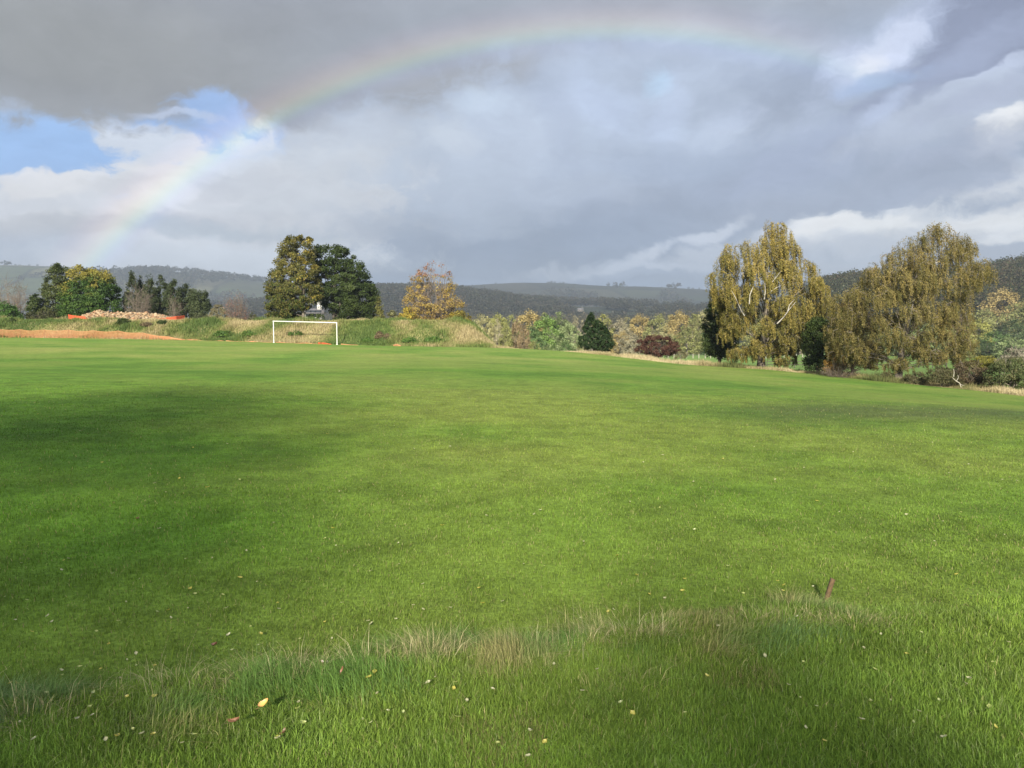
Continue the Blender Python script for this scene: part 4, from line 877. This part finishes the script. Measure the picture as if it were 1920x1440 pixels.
# dark scrub on the bank
for i, (px, dd, w_, hh, cc_, lab) in enumerate(((232, 5.0, 30, 1.0, DKG, 'dark green bramble on the bank in front of the rubble'), (274, 4.2, 22, .8, BRN, 'dark brown bramble on the bank in front of the rubble'), (22, 5.0, 14, .7, DKG, 'small green bramble on the bank at the far left'), (305, 5.0, 20, .7, DKG, 'green bramble on the bank right of the brown one'),
    (420, 2.4, 40, .9, GRN, 'green nettle patch on the bank left of the goal'), (470, 2.6, 38, .9, GRN, 'green nettle patch on the bank just left of the goal posts'), (555, 3.0, 34, .8, GRN, 'green nettle patch on the bank inside the goal'), (712, 2.8, 18, 1.1, BRN, 'brown dock stems on the bank right of the goal'), (727, 2.6, 14, .9, BRN, 'small brown dock clump on the bank right of the goal'),
    (768, 2.2, 30, .7, GRN, 'green bramble on the bank below the autumn maple'), (812, 2.5, 34, .7, GRN, 'green bramble on the bank right of the autumn maple trunk'), (690, 2.0, 26, .6, GRN, 'low green weeds on the bank beside the right goal post'))):
    e = float(edge_d(px)) + dd; root = place(px, e); h_px = hh * .62 * F / e; y0 = HY - (root[2] - ZC) * F / e
    tree('bramble', 'bush', lab, [(px - w_ / 2, y0 + 1), (px - w_ * .45, y0 - h_px * .6), (px - w_ * .15, y0 - h_px), (px + w_ * .2, y0 - h_px * .9), (px + w_ * .46, y0 - h_px * .5), (px + w_ / 2, y0 + 1)], e, px, cc_, 46, 46, .24, .13, .02, seed=600 + i, limbs=6, group='brambles and weeds on the bank')

# ------------------------------------------------------------------ rubble pile
def rocks(n, place_fn, smin, smax, seed):
    rg = np.random.default_rng(seed); Vs, Fs, Cs, o = [], [], [], 0
    cube = np.array([[a, b, c_] for a in (-1, 1) for b in (-1, 1) for c_ in (-1, 1)], float)
    fcs = np.array([[0, 1, 3, 2], [4, 6, 7, 5], [0, 4, 5, 1], [2, 3, 7, 6], [0, 2, 6, 4], [1, 5, 7, 3]])
    for i in range(n):
        p = place_fn(rg); s = smin + (smax - smin) * rg.random() ** 2; q = cube * np.array([1, .75, .55]) * s * (.6 + .8 * rg.random(3)) / 2 + rg.normal(0, .10 * s, (8, 3))
        a, b, g2_ = rg.random(3) * 6.28; ca, sa = math.cos(a), math.sin(a); cb, sb = math.cos(b * .12), math.sin(b * .12)
        q = q @ np.array([[ca, -sa, 0], [sa, ca, 0], [0, 0, 1]]) @ np.array([[cb, 0, sb], [0, 1, 0], [-sb, 0, cb]])
        Vs.append(q + p); Fs.append(fcs + o); o += 8
        base_ = np.array([(.50, .40, .29), (.42, .32, .23), (.56, .48, .38), (.40, .26, .18), (.34, .29, .24)][rg.integers(5)]); Cs.append(np.repeat(base_[None] * np.array([.98, .88, .72]) * (.42 + .42 * rg.random()), 8, 0))
    return np.concatenate(Vs), np.concatenate(Fs), np.concatenate(Cs)
STONE = groundmat('rubble_stone', ((3, .12), (14, .2)), bump=.02)
RYD = 104.0; rroot = place(238, RYD); ro = empty('rubble_pile', rroot, 'long heap of pale broken stone and brick rubble on the bank', 'rubble pile')
prof_x = np.array([at(p, 600, RYD)[0] for p in (140, 152, 162, 175, 186, 205, 225, 240, 270, 300, 315, 345)]) - rroot[0]
prof_h = np.array([0, .45, .95, 1.25, 1.42, 1.15, 1.12, 1.15, 1.12, .85, .6, 0]) * 1.05
def rp_(rg):
    x = prof_x[0] + rg.random() * (prof_x[-1] - prof_x[0]); d = rg.normal(0, 1.1); h = np.interp(x, prof_x, prof_h); dd = abs(d) / 2.6
    return np.array([x, d, max(h * (1 - dd) * (.82 + .2 * rg.random()) - .05, 0)])
v, f, c = rocks(3400, rp_, .10, .45, 701); obj('stones', mesh('stones', v, f, c), STONE, ro)
gx = np.linspace(prof_x[0], prof_x[-1], 60); gy = np.linspace(-2.6, 2.6, 14); GXX, GYY = np.meshgrid(gx, gy); hh_ = np.interp(GXX, prof_x, prof_h) * (1 - np.abs(GYY) / 2.6) * .85 + .12 * (vnoise(GXX + 40, GYY + 40, 1.5, 9, 2) - .5) - .05
I = np.arange(60 * 14).reshape(14, 60); Qs = np.stack([I[:-1, :-1], I[:-1, 1:], I[1:, 1:], I[1:, :-1]], -1).reshape(-1, 4)
obj('heap', mesh('heap', np.c_[GXX.ravel(), GYY.ravel(), hh_.ravel()], Qs, np.tile(np.array([.22, .16, .11]), (840, 1)), True), STONE, ro)

# ------------------------------------------------------------------ orange safety netting
def netting(name, label, pts, hgt, seed, colr, gap=.16, rows=7, group=None, th=.035, sag=.12, lie=False, postevery=3.2):
    """pts: world x,y polyline; strands as thin bars, posts as rods"""
    rg = np.random.default_rng(seed); pts = np.array(pts, float); seg = np.r_[0, np.cumsum(np.linalg.norm(np.diff(pts, axis=0), axis=1))]; Ln = seg[-1]
    root = np.array([pts[:, 0].mean(), pts[:, 1].mean(), 0]); root[2] = tz(root[0], root[1]); ro = empty(name, root, label, 'safety netting', group)
    n = max(int(Ln / gap), 4); s = np.linspace(0, Ln, n); x = np.interp(s, seg, pts[:, 0]); y = np.interp(s, seg, pts[:, 1]); z = terrain(x, y) - root[2]
    H = np.interp(s, np.linspace(0, Ln, len(hgt)), hgt); H = H - sag * np.sin((s % postevery) / postevery * np.pi) * (.5 + vnoise(s, s * 0, .35, seed, 2))
    fr = np.linspace(.06, 1, rows)
    Z = z[:, None] + H[:, None] * fr[None]; YY = y[:, None] + .10 * (vnoise(s[:, None] + 0 * fr, fr[None] * 3 + 0 * s[:, None], .7, seed, 2) - .5) * 2
    XX = np.repeat(x[:, None], rows, 1)
    lst = []
    for j in range(rows): lst.append((np.c_[XX[:, j] - root[0], YY[:, j] - root[1], Z[:, j]], np.full(n, th * (1.5 if j in (0, rows - 1) else 1))))
    for i in range(n): lst.append((np.c_[XX[i] - root[0], YY[i] - root[1], Z[i]], np.full(rows, th)))
    v, f = tubes(lst, 4); obj('net', mesh('net', v, f), colr, ro)
    for q in np.arange(0, Ln + .01, postevery):
        px_, py_ = np.interp(q, seg, pts[:, 0]), np.interp(q, seg, pts[:, 1]); h_ = np.interp(q, np.linspace(0, Ln, len(hgt)), hgt)
        if h_ < .15: continue
        b = np.array([px_ - root[0], py_ - root[1] + .05, tz(px_, py_) - root[2]]); v, f = tube([b + [0, 0, -.2], b + [0, 0, h_ + .06]], [.018, .015], 6); obj('stake', mesh('stake', v, f), ROD, ro)
    return ro
def netmat(name, c):
    m, t = newmat(name); n = t.nodes.new; l = t.links.new; d = n('ShaderNodeBsdfDiffuse'); tr = n('ShaderNodeBsdfTranslucent'); d.inputs[0].default_value = tuple(c) + (1,); tr.inputs[0].default_value = tuple(c) + (1,)
    mx = n('ShaderNodeMixShader'); mx.inputs[0].default_value = .3; l(d.outputs[0], mx.inputs[1]); l(tr.outputs[0], mx.inputs[2]); o = n('ShaderNodeOutputMaterial'); l(mx.outputs[0], o.inputs[0]); return m
NETO = netmat('faded_orange_net', (.66, .33, .17)); NETR = netmat('orange_net', (.75, .17, .08)); ROD = plain('steel_rod', (.12, .08, .06), .7, .3)
ep = lambda px, dd=0: (float((px - CX) / F * (edge_d(px) + dd)), float(edge_d(px) + dd))
netting('safety_netting', 'long sagging faded orange netting fence along the left edge of the playing field', [ep(p, .25) for p in range(-120, 421, 30)], [1.05, 1.0, 1.0, 1.0, .95, 1.0, .95, .95, .9, .95, .9, .9, .9, .8, .55, .3, .12, .06, .04], 801, NETO, .16, 8, th=.021)
netting('safety_netting', 'bright orange netting standing left of the rubble pile', [at(129, 600, 103)[:2], at(146, 600, 101.5)[:2], at(160, 600, 101.2)[:2]], [.85, .8, .6], 802, NETR, .12, 8, th=.028)
netting('safety_netting', 'bright orange netting standing right of the rubble pile', [at(312, 600, 101.2)[:2], at(330, 600, 101.5)[:2], at(346, 600, 103)[:2]], [.45, .75, .8], 803, NETR, .12, 8, th=.028)
netting('safety_netting', 'collapsed orange netting draped low in front of the rubble pile', [at(158, 600, 101.2)[:2], at(200, 600, 101)[:2], at(260, 600, 101)[:2], at(314, 600, 101.2)[:2]], [.5, .16, .14, .3, .45], 804, NETR, .22, 4, th=.018)
netting('safety_netting', 'flattened orange netting lying on the ground behind the right goal post', [ep(p, .15) for p in (597, 610, 622)], [.14, .2, .12], 805, NETR, .12, 4, th=.03)
netting('safety_netting', 'flattened faded netting lying at the field edge left of the goal', [ep(p, .15) for p in (425, 470, 510, 560, 598)], [.06, .07, .06, .08, .1], 806, NETO, .2, 3, th=.022)
netting('safety_netting', 'short scrap of faded netting at the field edge right of the goal', [ep(p, .15) for p in (640, 655, 672)], [.07, .12, .06], 807, NETO, .15, 3, th=.028)
netting('safety_netting', 'farthest right scrap of pale netting at the field edge below the autumn maple', [ep(p, .15) for p in (738, 745, 752)], [.08, .22, .08], 808, NETO, .15, 3, th=.03)

# ------------------------------------------------------------------ goal
WHITE = plain('white_painted_steel', (.70, .70, .67), .45, 0, 9, (.56, .55, .50))
gl_ = np.array([*at(513.5, 643, 88)[:2], 0]); gr_ = np.array([*at(632, 645, 86.5)[:2], 0]); gl_[2] = tz(*gl_[:2]); gr_[2] = tz(*gr_[:2])
go = empty('football_goal', (gl_ + gr_) / 2, 'white metal goal frame without a net at the far end of the field', 'goal'); gm = (gl_ + gr_) / 2
HG = 2.32
for b in (gl_, gr_):
    v, f = tube([b - gm + [0, 0, -.1], b - gm + [0, 0, HG]], [.052, .052], 12); obj('post', mesh('post', v, f, None, True), WHITE, go)
    v, f = tube([b - gm + [0, 0, -.02], b - gm + [0, 0, .05]], [.11, .1], 12); obj('base_sleeve', mesh('base_sleeve', v, f, None, True), WHITE, go)
v, f = tube([gl_ - gm + [-.06, 0, HG + .03], gr_ - gm + [.06, 0, HG + .03]], [.052, .052], 12); obj('crossbar', mesh('crossbar', v, f, None, True), WHITE, go)

# ------------------------------------------------------------------ rusty stake
RUST = plain('rusty_steel', (.085, .058, .030), .95, 0, 60, (.14, .085, .04), .002)
sp_ = gnd(1548, 1133, .05); sp_[2] = tz(sp_[0], sp_[1] ) if False else tz(sp_[0], sp_[1])
d = pdir(1548, 1133); k = 1.
for _ in range(40):
    t_ = (tz(*(d * k)[:2]) - ZC) / d[2]; k = .5 * k + .5 * t_
sp_ = d * k; sp_[2] = tz(sp_[0], sp_[1]); hs = 50 * sp_[1] / F * 1.02; ln_ = 14 * sp_[1] / F
so_ = empty('metal_stake', sp_, 'rusty angle iron stake leaning out of the long grass ridge', 'stake')
wst, tst = 8 * sp_[1] / F, .004
sec = [(-wst / 2, 0), (wst / 2, 0), (wst / 2, tst), (-wst / 2 + tst, tst), (-wst / 2 + tst, wst * .7), (-wst / 2, wst * .7)]
sv = []; nlev = 10
for i in range(nlev):
    t_ = i / (nlev - 1); z_ = -.06 + (hs + .06) * t_; z_top = z_
    for (a, b) in sec: sv.append((a + ln_ * (z_ / hs) + random.uniform(-.0006, .0006), b, z_ - (.012 * (a > 0) if i == nlev - 1 else 0) + random.uniform(-.001, .001)))
sf = [[i * 6 + j, i * 6 + (j + 1) % 6, (i + 1) * 6 + (j + 1) % 6, (i + 1) * 6 + j] for i in range(nlev - 1) for j in range(6)]
sv_ = np.array(sv); top_ = (nlev - 1) * 6
me = mesh('stake_bar', sv_, [np.array(sf + [[top_, top_ + 1, top_ + 2, top_ + 3], [top_, top_ + 3, top_ + 4, top_ + 5]])]); obj('angle_bar', me, RUST, so_)

# ------------------------------------------------------------------ fallen leaves: a few shapes, each leaf its own object
def leaf_mesh(seed, w_, l_, curl, c1, c2, stem=True):
    rg = np.random.default_rng(seed); nu, nv = 9, 5; Vv, Cc = [], []
    for i in range(nu):
        u = i / (nu - 1); wid = w_ * (math.sin(math.pi * u ** .8) ** .8 if 0 < u < 1 else .02) * (1 + .12 * rg.normal())
        for j in range(nv):
            t = (j / (nv - 1) - .5) * 2; Vv.append((t * wid / 2, (u - .5) * l_, .004 + curl * (t * t * .5 + (u - .5) ** 2 * 1.6) * l_ + rg.normal(0, .0007)))
            k_ = np.clip(abs(t) * .6 + rg.random() * .5 - .1, 0, 1); Cc.append(np.array(c1) * (1 - k_) + np.array(c2) * k_)
    I = np.arange(nu * nv).reshape(nu, nv); q = np.stack([I[:-1, :-1], I[:-1, 1:], I[1:, 1:], I[1:, :-1]], -1).reshape(-1, 4)
    if stem:
        o = len(Vv); Vv += [(-.0009, -l_ * .5, .004), (.0009, -l_ * .5, .004), (.002, -l_ * .78, .010), (.0005, -l_ * .78, .010)]; Cc += [c2] * 4; q = np.r_[q, [[o, o + 1, o + 2, o + 3]]]
    return mesh('fallen_leaf', np.array(Vv), q, np.array(Cc), True)
LM = {'pale': [leaf_mesh(1, .022, .034, .25, (.38, .42, .12), (.30, .33, .10)), leaf_mesh(2, .018, .030, .4, (.36, .41, .17), (.30, .33, .13))], 'yellow': [leaf_mesh(3, .026, .038, .3, (.42, .40, .07), (.34, .29, .05))],
      'cream': [leaf_mesh(4, .02, .03, .35, (.42, .42, .24), (.32, .31, .17))], 'brown': [leaf_mesh(5, .03, .045, .5, (.22, .12, .06), (.14, .07, .04))]}
def put_leaf(px, py, kind, size=1., label=None, group=None, me=None, tilt=None, lift=.015):
    d = pdir(px, py); k = 4 / d[1]
    for _ in range(60): k = .6 * k + .4 * (tz(*(d * k)[:2]) - ZC) / d[2]
    p = d * k; lf = lift if (p[1] > float(ridge_y(p[0])) and p[0] < 3) else lift * 2.6
    o = bpy.data.objects.new('fallen_leaf', me or random.choice(LM[kind])); COL.objects.link(o)
    if not o.data.materials: o.data.materials.append(LEAFM)
    o.location = (p[0], p[1], tz(p[0], p[1]) + lf); a = tilt or (random.uniform(-.4, .4), random.uniform(-.4, .4)); o.rotation_euler = (a[0], a[1], random.uniform(0, 6.28)); o.scale = (size,) * 3
    tag(o, label or {'pale': 'small pale yellow green leaf lying on the grass', 'yellow': 'small yellow leaf lying on the grass', 'cream': 'tiny cream coloured leaf lying on the grass', 'brown': 'small curled brown leaf lying on the grass'}[kind], 'leaf', group or kind + ' fallen leaves on the grass')
LEAFM = leafmat('fallen_leaf_mat', .15, .06, False, .4)
put_leaf(497, 1360, 'yellow', 1., 'large yellow leaf with a pink edge, the biggest leaf on the grass', 'single leaves', leaf_mesh(11, .036, .048, .3, (.70, .50, .10), (.62, .30, .16)), (.5, .2), .035)
put_leaf(440, 1390, 'brown', 1., 'curled pinkish brown leaf lying below the biggest yellow leaf', 'single leaves', leaf_mesh(12, .013, .045, .6, (.30, .18, .11), (.30, .14, .08)), (.1, .3), .03)
put_leaf(645, 1308, 'brown', 1., 'upright reddish brown leaf in the rough grass below the ridge', 'single leaves', leaf_mesh(13, .016, .032, .3, (.30, .15, .09), (.25, .10, .06)), (1.2, .2), .05)
put_leaf(404, 1217, 'brown', 1., 'dark brown leaf on the mown lawn above the ridge at the left', 'single leaves', leaf_mesh(14, .028, .036, .5, (.20, .09, .05), (.12, .05, .03)), (.4, .2), .02)
EXPL = [(10, 1124), (20, 1287), (115, 1263), (117, 1272), (150, 1256), (190, 1260), (225, 1278), (255, 1255), (285, 1263), (290, 1255), (238, 1243), (366, 1118), (295, 1152), (316, 1149), (320, 1164), (158, 1131), (418, 1120), (520, 1136), (523, 1147), (440, 1140), (562, 1204), (700, 1226), (728, 1207), (795, 1201), (855, 1295), (850, 1308), (560, 1334), (558, 1346), (680, 1367), (520, 1402),
        (342, 1412), (858, 1362), (935, 1411), (1187, 1355), (1092, 1312), (1164, 1334), (1480, 1185), (1325, 1282), (1478, 1300), (1530, 1341), (1630, 1331), (1545, 1407), (1652, 1203), (1726, 1199), (1862, 1256), (1865, 1380), (1890, 1218), (1632, 1330), (1670, 1330), (1470, 1102), (1524, 1104), (1393, 1117), (1364, 1087), (1284, 1090), (982, 1062), (1020, 1065), (900, 1062), (1140, 1152), (1150, 1148), (1090, 1165),
        (915, 1120), (905, 1136), (1120, 1270), (1500, 1325), (1640, 1270), (1700, 1240), (1810, 1297), (1760, 1330), (50, 1130), (60, 1190), (90, 1160), (180, 1190), (222, 1170), (120, 1055), (40, 1060), (210, 1080), (262, 1090), (1020, 1410), (990, 1437), (250, 1385), (640, 1135), (610, 1172), (690, 1170), (470, 1180)]
for i, (a, b) in enumerate(EXPL): put_leaf(a, b, ('pale', 'yellow', 'cream', 'pale')[i % 4], random.uniform(.5, .8))
for i in range(190):
    a, b = random.uniform(0, 1920), 770 + 640 * random.random() ** .8; 
    if a > 800 and b > 1050 and random.random() < .5: continue
    put_leaf(a, b, random.choice(('pale', 'yellow', 'cream', 'cream', 'brown' if random.random() < .15 else 'cream')), random.uniform(.55, .95) if b > 1000 else random.uniform(.8, 1.2))

# ------------------------------------------------------------------ post and wire fence in the valley
FW = plain('weathered_post', (.42, .38, .31), .9, 0, 6, (.30, .27, .22)); WIRE = plain('fence_wire', (.3, .3, .3), .5, .8)
fy = 205.; froot = place(1250, fy); fo = empty('post_fence', froot, 'thin wooden post and wire fence across the valley meadow', 'fence'); tops = []
for px in np.arange(1150, 1560, 11.5):
    b = place(px + random.uniform(-1, 1), fy + random.uniform(-.4, .4)) - froot; v, f = tube([b + [0, 0, -.2], b + [random.uniform(-.05, .05), 0, 1.15]], [.10, .09], 6); obj('post', mesh('post', v, f), FW, fo); tops.append(b)
tops = np.array(tops)
for hh in (.4, .75, 1.05): v, f = tube(tops + [0, -.06, hh], np.full(len(tops), .012), 4); obj('wire', mesh('wire', v, f), WIRE, fo)
fy = 120.; froot = place(1650, fy); fo = empty('rail_fence', froot, 'low dark post and rail fence seen under the birches', 'fence'); tops = []
for px in np.arange(1440, 1800, 26): 
    b = place(px, fy) - froot; v, f = tube([b + [0, 0, -.2], b + [0, 0, 1.1]], [.07, .06], 6); obj('post', mesh('post', v, f), BARKD, fo); tops.append(b)
tops = np.array(tops)
for hh in (.5, .95): v, f = tube(tops + [0, -.07, hh], np.full(len(tops), .045), 5); obj('rail', mesh('rail', v, f), BARKD, fo)

# ------------------------------------------------------------------ houses far off
PLAS = plain('white_render', (.55, .55, .52), .8, 0, 1.5, (.45, .44, .41)); SLATE = plain('slate_roof', (.10, .10, .11), .7, 0, 2, (.15, .14, .14)); STN = plain('sandstone', (.16, .14, .115), .85, 0, 1.5, (.12, .105, .085)); GLS = plain('window_glass', (.03, .035, .04), .1)
def box(name, c, s, mat, parent, slope=0):
    x, y, z = s; V_ = np.array([[a * x / 2, b * y / 2, z * k_] for k_ in (0, 1) for a, b in ((-1, -1), (1, -1), (1, 1), (-1, 1))]) + np.array(c)
    return obj(name, mesh(name, V_, np.array([[0, 3, 2, 1], [4, 5, 6, 7], [0, 1, 5, 4], [1, 2, 6, 5], [2, 3, 7, 6], [3, 0, 4, 7]])), mat, parent)
def house(px, Y, w_, d_, h_, rot, label, wall=PLAS, zlift=0, win=3, ybase=None):
    root = place(px, Y)
    if ybase:                            # walk out along the line of sight until it meets the ground
        for Yq in np.arange(Y, 3200, 4.):
            if place(px, Yq)[2] >= at(px, ybase, Yq)[2]: break
        sc_ = Yq / Y; root = place(px, Yq); w_, d_, h_ = w_ * sc_, d_ * sc_, h_ * min(sc_, 1.4)
    print(label, root)
    o = empty('house', root, label, 'house'); o.rotation_euler = (0, 0, rot)
    box('wall', (0, 0, -1), (w_, d_, h_ + 1), wall, o)
    rh = d_ * .42; e = .35
    V_ = np.array([[-w_ / 2 - e, -d_ / 2 - e, h_ - .1], [w_ / 2 + e, -d_ / 2 - e, h_ - .1], [w_ / 2 + e, d_ / 2 + e, h_ - .1], [-w_ / 2 - e, d_ / 2 + e, h_ - .1], [-w_ / 2 - e, 0, h_ + rh], [w_ / 2 + e, 0, h_ + rh]])
    rf = obj('roof', mesh('roof', V_, [np.array([[0, 1, 5, 4], [2, 3, 4, 5], [3, 2, 1, 0]]), np.array([[0, 4, 3], [1, 2, 5]])]), SLATE, o)
    box('chimney', (w_ * .32, 0, h_ + rh * .5), (.8, .8, rh * .5 + 1.2), wall, rf)
    for i in range(win):
        for fl in ((1.0,) if h_ < 4 else (1.0, 3.6)): box('window', ((i - (win - 1) / 2) * w_ / (win + .4), -d_ / 2 - .03, fl), (1.1, .08, 1.2), GLS, o)
house(590, 150, 3.0, 2.2, 1.7, .05, 'low white house glimpsed through the gap between the pair of trees', PLAS)
house(1860, 420, 4.0, 4, 2.6, .5, 'small white gabled house among the trees near the right edge', PLAS, ybase=590, win=1)
house(1877, 400, 5, 4, 2.2, -.2, 'white house half hidden just below the gabled one near the right edge', PLAS, ybase=612, win=1)
house(1088, 1000, 7, 5, 2.2, .1, 'pale stone house among the valley woods above the small dark yew', STN, ybase=584, win=2)
house(1178, 1000, 8, 6, 4, .3, 'grey stone house among the valley woods above the dark red bush', STN, ybase=580, win=2)

# ------------------------------------------------------------------ trees behind the viewpoint that shade the near field
def shade_tree(label, x, y, H, Wd, nC, seed, lo=.3):
    rg = np.random.default_rng(seed); root = np.array([x, y, tz(x, y)]); ro = empty('shade_tree', root, label, 'tree', 'tall trees behind the viewpoint')
    poly = [(-Wd * .3, H * lo), (-Wd * .5, H * .5), (-Wd * .4, H * .8), (-Wd * .15, H), (Wd * .2, H * .97), (Wd * .42, H * .78), (Wd * .5, H * .5), (Wd * .3, H * lo)]
    C = clusters_in(poly, nC, rg, .9, .5, .6); sz = .9 * (.6 + .8 * rg.random(nC)); nL = 60; d = rg.normal(0, 1, (nC, nL, 3)); d /= np.linalg.norm(d, axis=2)[:, :, None]
    P = (C[:, None] + d * rg.random((nC, nL, 1)) ** .5 * sz[:, None, None]).reshape(-1, 3); cc = pal(OLV, rg.random(len(P))); v, f, c = leaves_at(P, cc, .24, rg, np.array([0, 0, H * .6]))
    z = np.linspace(-.3, H * .85, 9); tp = np.c_[np.cumsum(rg.normal(0, .12, 9)), np.cumsum(rg.normal(0, .12, 9)), z]; tv, tf = tubes([(tp, np.linspace(.4, .05, 9))] + limbs_to(C, H, tp, rg, 30, .2), 6)
    obj('trunk', mesh('trunk', tv, tf, None, True), BARK, ro); obj('crown', mesh('crown', v, f, c), LEAF, ro)
SD = -SUN                                            # direction the light travels
def behind(px, py, back):                            # foot x of a tree whose shade falls on the turf at a pixel
    p = gnd(px, py, -.15); t_ = (p[1] + back) / SD[1]; return p[0] - SD[0] * t_, p[2] - SD[2] * t_ + .0
shade_tree('tall tree behind the viewpoint whose shade darkens the left of the field', -12.2, -34, 22, 16, 245, 901, .58)
shade_tree('tree behind the viewpoint further left', -23, -31, 20, 13, 200, 902, .5)
shade_tree('lower tree behind the viewpoint shading the near ridge', -6.5, -28, 14.2, 9, 30, 903, .5)
shade_tree('small tree behind the viewpoint to the right', -1.9, -27, 12.6, 5.5, 36, 904, .72)

# ------------------------------------------------------------------ rain haze
hz = mesh('haze', np.array([[a * 3760, b * 3760, z] for z in (float(GZ.min()) - 1.5, float(max(GZ.max() + 25, 60))) for a, b in ((-1, -1), (1, -1), (1, 1), (-1, 1))]), np.array([[0, 3, 2, 1], [4, 5, 6, 7], [0, 1, 5, 4], [1, 2, 6, 5], [2, 3, 7, 6], [3, 0, 4, 7]]))
HM, t = newmat('haze_air'); pv = t.nodes.new('ShaderNodeVolumePrincipled'); pv.inputs['Color'].default_value = (.39, .46, .56, 1); pv.inputs['Density'].default_value = 2.5e-4; pv.inputs['Anisotropy'].default_value = 0.0
o_ = t.nodes.new('ShaderNodeOutputMaterial'); t.links.new(pv.outputs[0], o_.inputs['Volume'])
tag(obj('haze', hz, HM), 'thin rain haze softening the far hills', 'haze', kind='stuff')
print('verts', sum(len(m_.vertices) for m_ in bpy.data.meshes), 'objs', len(bpy.data.objects))
